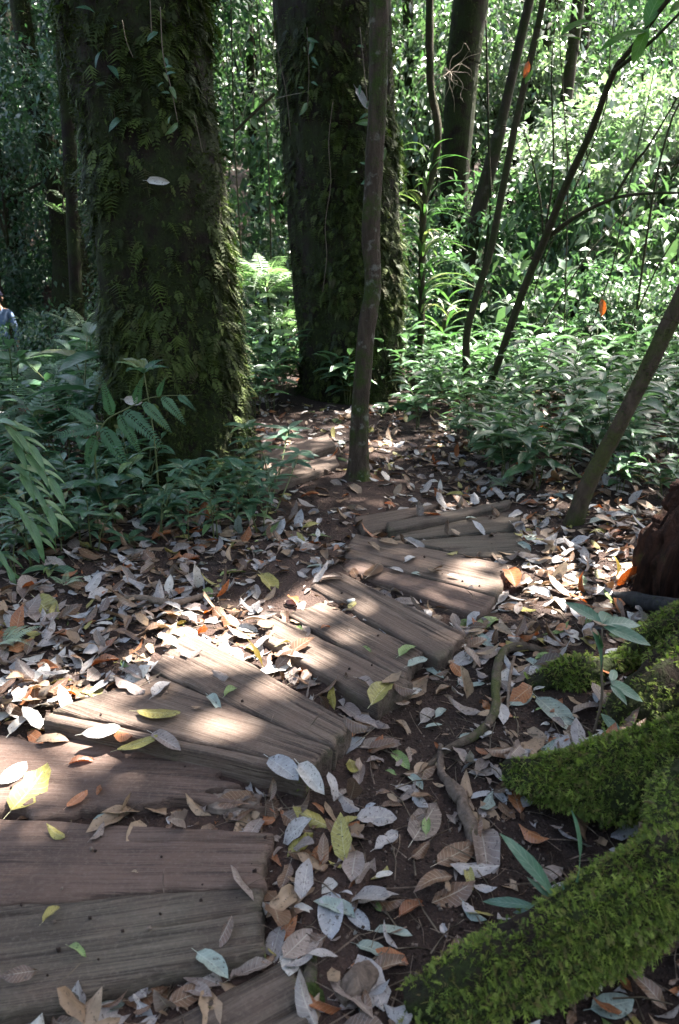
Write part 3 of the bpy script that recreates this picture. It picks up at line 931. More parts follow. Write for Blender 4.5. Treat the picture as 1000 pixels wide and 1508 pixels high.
# ================================================================ SAPLINGS and leaning trunks
LEAF_BIG = [leaf_tpl(4, 2, .42, .45, .2, .25, seed=i) for i in range(3)]
ME_SAP = [tpl_mesh('leaf', t, [M['sapling']]) for t in [leaf_tpl(5, 2, .40, .45, .18, .25, .02, stalk=.12, seed=i) for i in range(3)]]

def place_leaf(me, parent, pos, fwd, up, size, name='leaf'):
    o = link(bpy.data.objects.new(name, me), parent)
    F = frames(np.asarray([fwd], float), np.asarray([up], float))[0]
    m = Matrix(((F[0, 0] * size, F[0, 1] * size, F[0, 2] * size, pos[0]), (F[1, 0] * size, F[1, 1] * size, F[1, 2] * size, pos[1]),
                (F[2, 0] * size, F[2, 1] * size, F[2, 2] * size, pos[2]), (0, 0, 0, 1)))
    o.matrix_basis = m
    return o

def sapling(label, px, Y, radii, branches=(), leaves=(), mat='bark_sap', name='sapling', seed=0, group=None, nleaf=0, ext=2.0, moss=0):
    Ys = np.interp(np.linspace(0, 1, len(px)), np.linspace(0, 1, len(Y)), Y)
    pts = [at_depth(x, y, yy) for (x, y), yy in zip(px, Ys)]
    g = np.array([pts[0][0], pts[0][1], float(ground_z(pts[0][0], pts[0][1]))])
    pts[0] = g
    if ext: pts.append(pts[-1] + norm(pts[-1] - pts[-2]) * ext)
    root, tr, V, q = simple_tree(name, label, pts, list(radii) + ([radii[-1] * .6] if ext else []), mat, cat='sapling' if name == 'sapling' else 'tree', sides=12, rings=60, seed=seed, flare=.35, group=group)
    r = np.random.default_rng(seed)
    for bpx, bY, br in branches:
        bp = [at_depth(x, y, yy) - g for (x, y), yy in zip(bpx, np.linspace(bY[0], bY[1], len(bpx)))]
        tube('branch', bp, br, M[mat], root, sides=8, rings=20, rough=.05)
    for (x, y, yy, ang, sz) in leaves:
        p = at_depth(x, y, yy) - g
        a = R(ang)
        place_leaf(ME_SAP[r.integers(3)], root, p, (math.cos(a), r.uniform(-.3, .3), math.sin(a)), (0.1, -.5, 1), sz)
    if moss:
        moss_on(V, q, moss, .02, tr, 'mossdark', SPRIGS, seed, lambda c, N: np.clip(fbm(c * 3, 3, seed) + .3, 0, 1) * (N[:, 1] < .5))
    return root

sapling('curved sapling, the first of a pair rising from the undergrowth', [(691, 598), (687, 540), (688, 490), (702, 435), (722, 370), (742, 270), (762, 170), (790, 50), (800, 0)], [7.9, 7.4],
        [.042, .040, .038, .036, .035, .034, .032, .030, .028],
        leaves=[(783, 105, 7.45, -120, .12), (790, 60, 7.4, 20, .13)], seed=31, group='pair of saplings', moss=400)
sapling('forked sapling leaning away from its curved neighbour', [(710, 598), (735, 530), (770, 430), (803, 350), (835, 270), (870, 195), (905, 105), (950, 45)], [7.8, 5.6],
        [.040, .038, .036, .034, .031, .027, .022, .016],
        branches=[([(803, 352), (850, 318), (905, 292), (955, 285), (1010, 284)], (6.9, 6.0), [.022, .017, .014, .011, .008]),
                  ([(800, 345), (795, 290), (780, 220), (770, 190)], (6.9, 6.9), [.010, .008, .006, .004]),
                  ([(803, 340), (815, 250), (812, 120), (815, 60)], (6.9, 6.7), [.010, .008, .006, .004]),
                  ([(905, 290), (935, 240), (955, 215), (1000, 140)], (6.2, 5.8), [.012, .010, .008, .005]),
                  ([(905, 105), (960, 60), (1010, 10)], (5.7, 5.3), [.014, .011, .008])],
        leaves=[(955, 45, 5.5, 195, .32), (950, 40, 5.5, 70, .26), (955, 40, 5.5, 250, .22), (965, 30, 5.5, -50, .2), (930, 15, 5.5, 100, .25), (985, 20, 5.4, 30, .25),
                (815, 330, 6.9, 140, .17), (812, 250, 6.8, 10, .13), (820, 245, 6.8, 160, .14), (838, 185, 6.8, 0, .13), (850, 170, 6.7, 170, .14), (905, 55, 6, 150, .22), (870, 30, 6, 200, .24),
                (880, 45, 6, 300, .18), (858, 60, 6, 170, .2)], seed=32, group='pair of saplings', moss=300)
sapling('leaning brown trunk at the edge of the litter', [(842, 768), (862, 722), (888, 670), (915, 620), (950, 550), (985, 478), (1020, 405)], [float(on_ground(842, 768)[1]), float(on_ground(842, 768)[1]) - .1], [.050, .047, .044, .042, .042, .043, .043],
        mat='bark_mossy_thin', name='leaning_tree', seed=33, moss=2200)
thin_px = [
    ([(763, 560), (785, 505), (830, 430), (868, 372), (905, 330)], 9.0, .012), ([(858, 558), (873, 480), (900, 400), (915, 330)], 8.6, .010),
    ([(895, 545), (930, 480), (965, 400), (1000, 340)], 8.2, .010), 
    ([(835, 490), (834, 380), (836, 250), (830, 150)], 8.8, .008), ([(720, 540), (710, 470), (712, 400), (722, 310), (720, 220)], 11.0, .03),
    ([(352, 560), (356, 400), (345, 200), (340, 0)], 9.4, .010), ([(398, 400), (396, 250), (385, 100), (378, 0)], 10.5, .010),
    ([(780, 560), (790, 420), (885, 180), (900, 60)], 10.0, .010), ([(940, 420), (960, 300), (985, 190), (1010, 130)], 9.0, .014),
]
for i, (px, Y, r_) in enumerate(thin_px):
    sapling(['dark wiry stem slanting up behind the forked sapling', 'upright wiry stem left of the leaning trunk', 'wiry stem slanting past the leaning trunk', 
             'hair-thin upright stem crossing the forked branch', 'brown bent stem below the dark slanted trunk', 'thin stem in the gap between the two great trunks', 'second thin stem in the gap, nearer the middle trunk',
             'very thin long stem behind both saplings', 'dark slanted stem at the upper frame edge'][i], px, [Y, Y], [r_, r_ * .9, r_ * .8, r_ * .7, r_ * .6][:len(px)], seed=40 + i, group='wiry understorey stems', ext=1.5, mat='bark_far' if r_ > .02 else 'bark_sap')

# dead caught leaves hanging in the understorey, and the pale one on the trunk
ME_F = {}
FT = [leaf_tpl(7, 4, w, pk, fo, cu, wa, tw, cup, .18, seed=i, rag=(0, .25, .1, .5, .2, .35, .1, .6)[i]) for i, (w, pk, fo, cu, wa, tw, cup) in enumerate([
    (.50, .48, .06, .10, .02, .1, .10), (.46, .45, .16, .20, .03, -.2, .06), (.54, .5, .03, -.12, .025, .1, -.06), (.44, .44, .30, .30, .05, .4, .1),
    (.40, .46, .10, .45, .05, .3, .25), (.56, .5, -.08, -.30, .05, -.3, .12), (.36, .42, .20, .12, .02, .15, .05), (.48, .5, .02, .05, .06, .2, -.15)])]
for c in FALLEN:
    ME_F[c] = [tpl_mesh('fallen_leaf', t, [M[c]]) for t in FT]

def hung_leaf(label, px, py, Y, ang, size, col, form=1):
    p = at_depth(px, py, Y)
    o = place_leaf(ME_F[col][form], None, p, (math.cos(R(ang)), .1, math.sin(R(ang))), (.2, -1, .2), size, 'caught_leaf')
    return tag(o, label, 'leaf', 'dead leaves caught on stems')
hung_leaf('pale curled dead leaf caught across the massive mossy trunk', 216, 266, 4.66, -3, .13, 'white', 6)
hung_leaf('rust red leaf hanging on the curved sapling', 778, 90, 7.3, -100, .13, 'rust')
hung_leaf('rust red leaf hanging from a wiry stem before the bright shrubs', 886, 440, 8.55, -80, .2, 'rust')
hung_leaf('bluish leaf stuck to the slender straight tree', 560, 96, 5.25, -70, .13, 'blue', 6)
hung_leaf('bluish leaf stuck to the middle trunk near the slender tree', 524, 130, 7.6, -55, .2, 'blue', 6)
hung_leaf('pale dead leaf resting on the fern against the massive trunk', 182, 588, 4.0, -10, .1, 'white', 0)
hung_leaf('pale round leaf caught on the undergrowth beyond the leaning trunk', 905, 680, 4.6, 60, .075, 'teal', 2)

# pale dead twigs hanging behind the slender tree
def twig_clump(label, px, py, Y, spread, n, seed, mat='paletwig', name='dead_branch', r0=.006):
    r = np.random.default_rng(seed)
    g = at_depth(px, py, Y)
    root = empty(name, g, 0, label, 'branch')
    for i in range(n):
        d = norm(r.normal(size=3) * np.array([1, .4, .7]))
        p = [np.zeros(3)]
        for k in range(4):
            d = norm(d + r.normal(size=3) * .45 + np.array([0, 0, -.15]))
            p.append(p[-1] + d * spread * .3 * r.uniform(.6, 1.2))
        tube('twig', p, [r0, r0 * .8, r0 * .6, r0 * .4, r0 * .3], M[mat], root, sides=5, rings=14, rough=.1)
    return root
twig_clump('tangle of pale dead twigs beside the dark far trunk', 662, 105, 9.8, .42, 18, 3, r0=.004)
twig_clump('sprawling pale twigs in the gap between the great trunks', 375, 130, 8.0, .6, 5, 9, r0=.004)

def vine(label, px, Y, r_=.004, mat='stembrown', seed=0):
    pts = [at_depth(x, y, Y) for x, y in px]
    V, q, t, _ = tube_data([p - pts[0] for p in pts], [r_, r_], sides=5, rings=10 * len(pts), rough=.05, seed=seed)
    o = mesh_obj('vine', mesh_from('vine', V, t, [M[mat]], quads=q)); o.location = Vector(pts[0])
    return tag(o, label, 'vine', 'vines hanging on trunks')
vine('thin pale vine down the outer edge of the middle trunk', [(395, -30), (403, 40), (412, 90), (422, 140), (428, 200)], 7.75, .004, 'stembrown')
vine('short vine hanging high on the massive trunk', [(220, -30), (222, 20), (223, 48)], 4.5, .0025, 'stembrown')
vine('slanting vine on the upper face of the massive trunk', [(180, 30), (186, 60), (196, 85)], 4.6, .002, 'stembrown')
vine('vine curling across the massive trunk below the shaded ferns', [(286, 170), (292, 195), (298, 225)], 4.62, .002, 'stembrown')
vine('dark branch reaching out between the two great trunks', [(345, 195), (375, 165), (404, 138)], 6.5, .012, 'bark_sap')
vine('brown aerial root hanging beside the slender tree', [(490, 150), (484, 210), (487, 270), (479, 330), (481, 380), (475, 430)], 7.62, .0035, 'stembrown')

# ================================================================ labels that tell look-alikes apart
ORD = ['leftmost', 'second from the left', 'third from the left', 'fourth from the left', 'fifth from the left', 'sixth from the left', 'seventh from the left',
       'eighth from the left', 'ninth from the left', 'tenth from the left', 'eleventh from the left', 'twelfth from the left', 'thirteenth from the left',
       'fourteenth from the left', 'fifteenth from the left', 'sixteenth from the left', 'seventeenth from the left', 'eighteenth from the left']

def single_out(entries):
    """entries: (object, label, world point); look-alikes get their order from left to right"""
    by = {}
    for e in entries: by.setdefault(e[1], []).append(e)
    for lab, es in by.items():
        es.sort(key=lambda e: project(e[2])[0])
        n = len(es)
        for i, e in enumerate(es):
            if n == 1: e[0]['label'] = lab
            elif i == n - 1: e[0]['label'] = lab + ', rightmost'
            else: e[0]['label'] = lab + ', ' + ORD[min(i, len(ORD) - 1)]

# ================================================================ CROWNS overhead, unseen: shaped to cast shade, gaps cut for chosen sun spots
SPOTS = [(370, 915, .24, 1.), (300, 925, .16, 1.), (245, 930, .10, .9), (60, 1085, .20, 1.), (8, 1140, .16, 1.), (140, 1105, .14, 1.), (390, 1005, .12, .70), (455, 1060, .09, .5), (320, 980, .05, .75), 
         (300, 1150, .05, .75), (330, 955, .12, .95), (280, 955, .10, .9), (400, 1000, .08, .8), (430, 897, .12, 1.), (215, 985, .07, .7), (55, 1262, .05, .75), (205, 1248, .03, .65), (465, 900, .10, .95), (440, 950, .07, .6), (565, 845, .09, .55), (640, 862, .10, .72), (705, 850, .10, .55), (890, 845, .20, 1.), (812, 878, .16, 1.), (935, 858, .18, 1.),
         (485, 645, .5, .62), (600, 655, .45, .4), (684, 1170, .05, .95), (735, 770, .2, .3)]
SPT = [(on_ground(x, y), r, k) for x, y, r, k in SPOTS]
SPT.append((at_depth(405, 440, 8.9), .8, .97))
SPT.append((at_depth(55, 690, 3.1), .22, .6))
for x, y, Y, r_, k in [(365, 380, 5.1, .30, .75), (372, 520, 5.1, .28, .8), (345, 200, 5.1, .25, .6), (585, 430, 8.2, .4, .8), (590, 300, 8.2, .4, .6), (548, 450, 5.4, .2, .6), (900, 640, 4.5, .25, .6), (930, 1095, 2.1, .10, .6), (870, 1120, 2.05, .07, .5), (870, 1340, 1.75, .06, .5)]:
    SPT.append((at_depth(x, y, Y), r_, k))
SPT.append((at_depth(105, 290, 11.0), .5, .9))

def shade_crowns():
    N = 74000
    H = rng.uniform(8.6, 11.6, N)
    gx_, gy_ = rng.uniform(-7.5, 7.0, N), rng.uniform(-3.0, 12.5, N)
    # thinned further back so sun reaches the undergrowth and trees there
    keep = rng.random(N) < np.clip(np.where(gx_ < -1.2, 1.15 - np.clip(gy_ - 9.6, 0, 9) * .3, 1.05 - np.clip(gy_ - 5.7, 0, 9) * np.where(gx_ > .6, .45, .25)), .0, 1)
    gx_, gy_, H = gx_[keep], gy_[keep], H[keep]
    for x0, x1, y0, y1, m in ((-.85, .25, 1.0, 1.66, 1500), (-1.9, -.55, 2.95, 4.5, 4200), (.1, .6, 1.2, 2.4, 1500)):   # extra unseen leaves added to darken these ground patches
        gx_ = np.concatenate([gx_, rng.uniform(x0, x1, m)]); gy_ = np.concatenate([gy_, rng.uniform(y0, y1, m)]); H = np.concatenate([H, rng.uniform(8.6, 11.6, m)])
    P = np.stack([gx_, gy_, 0 * gx_], -1) + SUN * (H / SUN[2])[:, None]
    P += rng.normal(size=P.shape) * .12
    rel = P
    ok = np.ones(len(P), bool)
    for g, r_, k in SPT:
        d = P - g
        t = d @ SUN
        q = d - t[:, None] * SUN
        dist = np.linalg.norm(q, axis=1)
        rr = (r_ + .09) * (1 + .35 * vnoise(norm(q) * 2.3 + r_ * 90, 77))
        ok &= ~((dist < rr) & (rng.random(len(P)) < k))
    P = P[ok]
    n = len(P)
    f = norm(rng.normal(size=(n, 3)) * (1, 1, .5)); u = norm(rng.normal(size=(n, 3)) * .6 + np.array([0, 0, 1]))
    sz = rng.uniform(.20, .32, n)
    tops = np.array([t[1][-1] for t in CANOPY_TREES])
    own = np.argmin(np.linalg.norm(P[:, None, :2] - tops[None, :, :2], axis=2), 1)
    tp = [small_leaf_tpl(.5, .2, .12), small_leaf_tpl(.42, .3, .2)]
    for i, (root, pts) in enumerate(CANOPY_TREES):
        m = own == i
        if m.sum() < 10: continue
        o = scatter('crown', tp, P[m] - np.array(root.location), f[m], u[m], sz[m], [M['tree']], parent=root)
        Q = P[m]
        top = pts[-1]
        lo, hi = Q.min(0), Q.max(0)
        for j in range(7):                                     # limbs that carry it
            e = Q[rng.integers(len(Q))]
            s = pts[-1] - np.array([0, 0, .5 * (j % 3)])
            midp = (s + e) / 2 + np.array([0, 0, .5])
            tube('limb', [s - np.array(root.location), midp - np.array(root.location), e - np.array(root.location)], [.030, .018, .007], M['bark_far'], root, sides=6, rings=12, rough=.06)

# ================================================================ BACKGROUND TREES AND SHRUBS
SL = [small_leaf_tpl(.42, .25, .15), small_leaf_tpl(.52, .15, .1), small_leaf_tpl(.34, .3, .25)]

def crown_mesh(name, nleaf, rad, leaf, mats, seed, clumps=90, flat=.75, mix=.3):
    r = np.random.default_rng(seed)
    c = norm(r.normal(size=(clumps, 3))) * (r.random((clumps, 1)) ** .45) * np.array([1, 1, flat]) * rad
    c *= (1 + .3 * fbm(c / rad * 1.7 + seed, 2, seed))[:, None]
    w = r.uniform(.3, 1.6, clumps); k = r.choice(clumps, nleaf, p=w / w.sum())
    P = c[k] + r.normal(size=(nleaf, 3)) * np.array([1, 1, .55]) * rad * .105
    f = norm(r.normal(size=(nleaf, 3)) + norm(P) * .6 + np.array([0, 0, -.45]))
    u = norm(r.normal(size=(nleaf, 3)) * .55 + np.array([0, 0, 1.]))
    tint = np.clip(r.random(clumps)[k] * .5 + r.random(nleaf) * .5, 0, .999)
    o = scatter(name, SL, P, f, u, leaf * r.uniform(.6, 1.3, nleaf), mats, tint=tint)
    me = o.data
    bpy.data.objects.remove(o)
    return me, c

PROTO = {}
for i in range(4):
    PROTO['shrub', i] = crown_mesh('crown', (2200, 1100, 700, 1500)[i], .95, (.095, .15, .21, .12)[i], [M['under' if i % 2 else 'tree']], 100 + i, 60)
    PROTO['mid', i] = crown_mesh('crown', (4500, 1900, 3300, 1300)[i], 1.7, (.105, .19, .135, .24)[i], [M['tree']], 120 + i, 110)
    PROTO['big', i] = crown_mesh('crown', 9000, 3.2, .19, [M['tree' if i != 3 else 'treedark']], 140 + i, 170)
    PROTO['dark', i] = crown_mesh('crown', 4200, 1.7, .13, [M['treedark']], 160 + i, 110)

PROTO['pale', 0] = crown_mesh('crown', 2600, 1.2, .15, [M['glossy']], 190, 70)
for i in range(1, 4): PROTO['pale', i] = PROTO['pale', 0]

def leafy_tree(name, kind, i, x, y, h, scale, label, cat, group, seed, mat='bark_far', r0=.06):
    me, cl = PROTO[kind, i % 4]
    z = float(ground_z(x, y))
    root = empty(name, (x, y, z), 0, None, cat, group)
    rz = seed * 1.7
    r = np.random.default_rng(seed)
    k = bpy.data.objects.new('crown', me); link(k, root)
    k.location = (0, 0, h); k.rotation_euler = (r.uniform(-.2, .2), r.uniform(-.2, .2), rz)
    k.scale = (scale, scale, scale * r.uniform(.85, 1.2))
    top = np.array([0, 0, h + .2 * scale])
    tube('trunk', [(0, 0, -.1), (r.uniform(-.1, .1) * h, r.uniform(-.1, .1) * h, h * .55), top], [r0, r0 * .75, r0 * .3], M[mat], root, sides=8, rings=14, rough=.06, seed=seed % 50)
    cr, sr = math.cos(rz), math.sin(rz)
    for j in range(5):
        c = cl[r.integers(len(cl))] * scale * .85
        e = np.array([c[0] * cr - c[1] * sr, c[0] * sr + c[1] * cr, c[2] + h])
        s = np.array([0, 0, h * r.uniform(.45, .8)])
        tube('branch', [s, (s + e) / 2 + np.array([0, 0, -.05 * h]), e], [r0 * .45, r0 * .3, r0 * .12], M[mat], root, sides=5, rings=8)
    return root

BG = []
def add_bg(name, kind, i, x, y, h, scale, label, cat, group, seed, **kw):
    o = leafy_tree(name, kind, i, x, y, h, scale, label, cat, group, seed, **kw)
    BG.append((o, label, (x, y, float(ground_z(x, y)) + h)))

r = np.random.default_rng(11)
sd_ = 200
# shrubs standing behind the undergrowth
for x, y, h, s in [(1.3, 10.6, .8, .8), (2.3, 10.0, .75, .85), (3.3, 9.6, .8, .9), (4.3, 9.2, .8, .85), (2.9, 11.2, 1.3, 1.1), (4.1, 11.0, 1.4, 1.15), (1.9, 12.0, 1.4, 1.1), (5.3, 10.6, 1.5, 1.2),
                   (3.6, 12.6, 1.9, 1.3), (5.0, 12.8, 2.1, 1.3), (6.2, 12.2, 2.2, 1.3), (1.15, 11.6, 1.2, .8), (6.9, 13.8, 2.6, 1.4)]:
    sd_ += 1
    add_bg('shrub', 'shrub', sd_, x, y, h, s, ('low' if h < 1 else 'tall') + ' leafy shrub beyond the undergrowth, right of the slender tree', 'shrub', 'shrubs behind the undergrowth', sd_, r0=.02)
for x, y, h, s in [(-1.05, 10.3, .8, .8), (-1.5, 11.6, 1.5, 1.0), (-.55, 11.8, 1.3, .9), (-.9, 13.0, 2.6, 1.2)]:
    sd_ += 1
    add_bg('shrub', 'shrub', sd_, x, y, h, s, ('low' if h < 1 else 'tall') + ' leafy shrub filling the gap between the great trunks', 'shrub', 'shrubs in the gap between the great trunks', sd_, r0=.02)
for x, y, h, s in [(-3.3, 8.3, .35, .55), (-3.1, 9.6, .6, .8), (-4.2, 12.6, .9, 1.2), (-6.2, 12.2, 1.2, 1.3), (-5.4, 14.0, 1.4, 1.3), (-3.6, 13.4, 1.4, 1.2), (-7.0, 13.8, 2.2, 1.3)]:
    sd_ += 1
    add_bg('shrub', 'dark', sd_, x, y, h, s * .7, ('low' if h < 1 else 'tall') + ' dark shrub beyond the ferns, left of the massive trunk', 'shrub', 'dark shrubs beyond the ferns', sd_, r0=.02)
# young trees
for x, y, h, s in [(1.6, 14.5, 3.0, .9), (2.9, 14.8, 4.4, 1.0), (4.3, 14.6, 3.2, .9), (5.6, 15.2, 4.6, 1.0), (6.9, 15.8, 3.4, 1.0), (2.2, 16.6, 5.2, 1.1), (3.9, 17.0, 5.0, 1.0), (0.9, 16.4, 4.4, 1.0), (5.0, 17.6, 5.9, 1.1), (7.6, 17.6, 5.4, 1.1), (8.8, 18.4, 3.8, 1.1), (6.6, 18.8, 2.6, 1.0)]:
    sd_ += 1
    add_bg('young_tree', 'mid', sd_, x, y, h, s, 'small-leaved young tree ' + ('with a high crown' if h > 4.2 else 'with a low crown') + ' beyond the right-hand shrubs', 'tree', 'young trees beyond the shrubs', sd_, r0=.05)
for x, y, h, s in [(-.6, 15.0, 3.6, .9), (-1.6, 15.6, 5.0, 1.1), (-1.2, 17.0, 3.0, 1.0), (0.0, 18.0, 5.6, 1.1)]:
    sd_ += 1
    add_bg('young_tree', 'mid', sd_, x, y, h, s, 'small-leaved young tree ' + ('with a high crown' if h > 4.2 else 'with a low crown') + ' seen between the great trunks', 'tree', 'young trees between the great trunks', sd_, r0=.05)
for x, y, h, s in [(-3.0, 10.8, 3.1, .6), (-4.6, 11.0, 3.6, .75), (-3.9, 12.8, 4.4, .9), (-5.6, 13.4, 3.8, .9), (-6.6, 14.6, 5.2, 1.0), (-4.6, 15.2, 5.6, 1.1), (-6.0, 16.4, 2.8, 1.1), (-7.8, 16.0, 4.0, 1.1), (-3.3, 16.2, 3.2, 1.0), (-4.9, 9.9, 2.9, .5), (-2.7, 13.6, 5.0, 1.0), (-8.4, 17.6, 6.0, 1.2)]:
    sd_ += 1
    add_bg('young_tree', 'dark', sd_, x, y, h, s, 'dark young tree ' + ('with a high crown' if h > 4.2 else 'with a low crown') + ' left of the massive trunk', 'tree', 'dark young trees on the left', sd_, r0=.05)
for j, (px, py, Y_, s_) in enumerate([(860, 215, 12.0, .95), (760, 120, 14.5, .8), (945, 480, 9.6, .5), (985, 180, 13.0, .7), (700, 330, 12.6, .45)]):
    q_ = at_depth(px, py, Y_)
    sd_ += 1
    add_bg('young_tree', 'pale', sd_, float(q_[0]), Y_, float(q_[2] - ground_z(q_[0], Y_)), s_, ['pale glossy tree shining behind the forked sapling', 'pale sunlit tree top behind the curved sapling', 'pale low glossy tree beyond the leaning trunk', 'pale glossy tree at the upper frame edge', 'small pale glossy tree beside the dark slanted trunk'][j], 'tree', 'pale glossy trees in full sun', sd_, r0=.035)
# tall trees, then the forest on the slope
for y, n, hs in ((21, 8, (3.0, 6.6)), (25, 9, (3.5, 8.2)), (31, 10, (4.0, 9.5)), (38, 11, (5.0, 11.0))):
    for i in range(n):
        sd_ += 1
        x = (i + .5) / n * 2 - 1
        x = x * (.48 * y + 2.5) + r.uniform(-.8, .8)
        yy = y + r.uniform(-1.5, 1.5)
        h = hs[i % 2] + r.uniform(-.6, .6)
        row = {21: 'first', 25: 'second', 31: 'third', 38: 'last'}[y]
        add_bg('forest_tree', 'big' if x > -3 else 'big', sd_ if x > -3 else 3, x, yy, h, .75 + y * .012, f'{"high" if i % 2 else "low"} crowned forest tree in the {row} row on the slope', 'tree', 'forest trees on the slope', sd_, r0=.12)
single_out(BG)

# the forest beyond, one mass
n = 26000
x = rng.uniform(-48, 48, n); y = rng.uniform(44, 60, n)
z = np.interp(y, GY, GZ) + rng.uniform(-.5, 17, n) * rng.random(n) ** .35
far = scatter('far_forest', SL, np.stack([x, y, z], -1), norm(rng.normal(size=(n, 3)) + (0, 0, -.4)), norm(rng.normal(size=(n, 3)) * .6 + (0, 0, 1.)), rng.uniform(.5, 1.1, n), [M['tree']])
tag(far, 'dense forest closing the view on the far slope', kind='stuff')

# unseen leaf mass added behind and beside the camera to block low sky
n = 15000
a_ = rng.uniform(R(150), R(390), n); d_ = rng.uniform(8.5, 13, n)
x, y = np.cos(a_) * d_, np.sin(a_) * d_ - .5
ok = (y < 1.5) | (np.abs(x) > 9)
x, y = x[ok], y[ok]; n = len(x)
sur = scatter('surrounding_forest', SL, np.stack([x, y, rng.uniform(.1, 9.5, n)], -1), norm(rng.normal(size=(n, 3)) + (0, 0, -.4)), norm(rng.normal(size=(n, 3)) * .6 + (0, 0, 1.)), rng.uniform(.3, .6, n), [M['tree']])
tag(sur, 'leafy forest standing all around the path', kind='stuff')

# trunks one can tell apart in the background
def far_trunk(label, px, Y, hw, seed, mat='bark_far', moss=0, canopy=False, ext=4.):
    Ys = [Y] * len(px)
    pts = [at_depth(x, y, Y) for x, y in px]
    rad = [h / FOC * Y / ray(*p)[1] for h, p in zip(hw, px)]
    g0 = pts[0].copy(); gz = float(ground_z(g0[0], g0[1]))
    if g0[2] > gz + .3:
        d = norm(pts[0] - pts[1]); s = (g0[2] - gz) / max(.25, -d[2])
        pts.insert(0, g0 + d * s); rad.insert(0, rad[0] * 1.15)
    else:
        pts[0][2] = gz
    pts.append(pts[-1] + norm(pts[-1] - pts[-2]) * ext); rad.append(rad[-1] * .85)
    root, tr, V, q = simple_tree('forest_tree', label, pts, rad, mat, seed=seed, group='background trunks', flare=.4)
    if moss:
        moss_on(V, q, moss, .06, tr, 'mossdark', SPRIGS, seed, lambda c, N: np.clip(fbm(c * 2, 3, seed) + .35, 0, 1) * (N[:, 1] < .4), down=.5)
    if canopy: CANOPY_TREES.append((root, np.array(pts)))
    return root
far_trunk('dark thick background trunk right of the slender tree', [(664, 420), (668, 300), (674, 200), (682, 100), (694, 0)], 12.5, [20, 21, 22, 24, 26], 3, 'bark_big', moss=2500, canopy=True, ext=7.)
far_trunk('dark slanted background trunk behind the curved sapling', [(672, 478), (690, 375), (710, 290), (735, 195), (750, 130)], 11.2, [11, 12, 11, 9, 7], 5)
far_trunk('straight dark background trunk between the two saplings', [(808, 400), (824, 226), (843, 75), (852, 0)], 13.5, [8, 9, 9, 9], 7, canopy=True, ext=7.)
far_trunk('thinner dark trunk close beside the straight background trunk', [(845, 400), (852, 180), (860, 60), (866, 0)], 15.5, [7, 8, 8, 8], 9)
far_trunk('dark trunk partly behind the top of the curved sapling', [(770, 330), (784, 140), (808, 45), (818, 0)], 14.5, [9, 9, 10, 10], 11, canopy=True, ext=7.)
far_trunk('mossy buttressed trunk past the ferns, left of the massive trunk', [(112, 470), (104, 385), (92, 300), (70, 215), (44, 105), (28, 0)], 11.5, [33, 25, 20, 17, 15, 14], 13, 'bark_big', moss=5000)
far_trunk('dark trunk hard against the left edge of the massive trunk', [(106, 300), (100, 160), (94, 90), (90, 0)], 9.0, [9, 11, 11, 10], 15, 'bark_big', moss=3500)
for i, (px, Y, h) in enumerate([([(930, 330), (952, 180), (965, 0)], 17.5, 7), ([(985, 380), (978, 200), (985, 0)], 19, 8), ([(378, 420), (372, 200), (366, 0)], 15, 6), ([(610, 380), (606, 200), (600, 0)], 16, 8), ([(22, 330), (10, 150), (2, 0)], 14, 14), ([(740, 320), (742, 160), (738, 0)], 20, 8)]):
    far_trunk(['far trunk right of the forked sapling, behind the shrubs', 'far upright trunk at the upper frame edge', 'far trunk in the gap between the great trunks', 'far trunk glimpsed next to the middle trunk', 'vine hung trunk at the outer edge past the ferns', 'far trunk beyond the curved sapling'][i], px, Y, [h] * 3, 20 + i)
shade_crowns()

# ================================================================ UNDERGROWTH
UL = [leaf_tpl(4, 2, w, .42, .22, .35, .02, seed=i) for i, w in enumerate((.30, .34, .27, .38))]
ME_UN = [tpl_mesh('leaf', t, [M['under']]) for t in UL]
ME_SH = [tpl_mesh('leaf', t, [M['shade']]) for t in UL]
ME_LA = [tpl_mesh('leaf', t, [M['lance']]) for t in [leaf_tpl(5, 2, w, .4, .18, .3, .015, seed=i + 9) for i, w in enumerate((.20, .23, .18))]]
ME_SE = [tpl_mesh('leaf', t, [M['seedling']]) for t in [leaf_tpl(5, 2, w, .45, .12, .15, .01, seed=i + 19) for i, w in enumerate((.30, .34, .27))]]

def herb(seed, meshes, nst=2, hgt=.45, leaf=.17, per=8, mat='stem'):
    """a leafy herb built once: stems and single leaves"""
    r = np.random.default_rng(seed)
    root = bpy.data.objects.new('leafy_plant', None); root.empty_display_size = .05
    link(root)
    for s in range(nst):
        a = r.uniform(0, 6.28); L = hgt * r.uniform(.7, 1.15); lean = r.uniform(.15, .55)
        b = np.array([r.uniform(-.04, .04), r.uniform(-.04, .04), -.02])
        e = b + np.array([math.cos(a) * lean * L, math.sin(a) * lean * L, L])
        m_ = (b + e) / 2 + np.array([-math.cos(a), -math.sin(a), 0]) * .04
        c = spline([b, m_, e], 20)
        tube('stem', [b, m_, e], [.005, .004, .002], M[mat], root, sides=5, rings=8)
        for i in range(per):
            u = .4 + .6 * (i + r.uniform(0, .5)) / per
            p = c[min(19, int(u * 19))]
            th = a + i * 2.4 + r.uniform(-.4, .4)
            f = np.array([math.cos(th), math.sin(th), r.uniform(-.15, .45)])
            place_leaf(meshes[r.integers(len(meshes))], root, p, f, (r.uniform(-.25, .25), r.uniform(-.25, .25), 1), leaf * r.uniform(.65, 1.2))
        place_leaf(meshes[r.integers(len(meshes))], root, c[-1], (math.cos(a), math.sin(a), .5), (0, 0, 1), leaf * .8)
    return root

def put(proto, used, loc, rz, s):
    o = proto if not used else copy_tree(proto)
    o.location = Vector(loc); o.rotation_euler = (0, 0, rz); o.scale = (s, s, s)
    return o

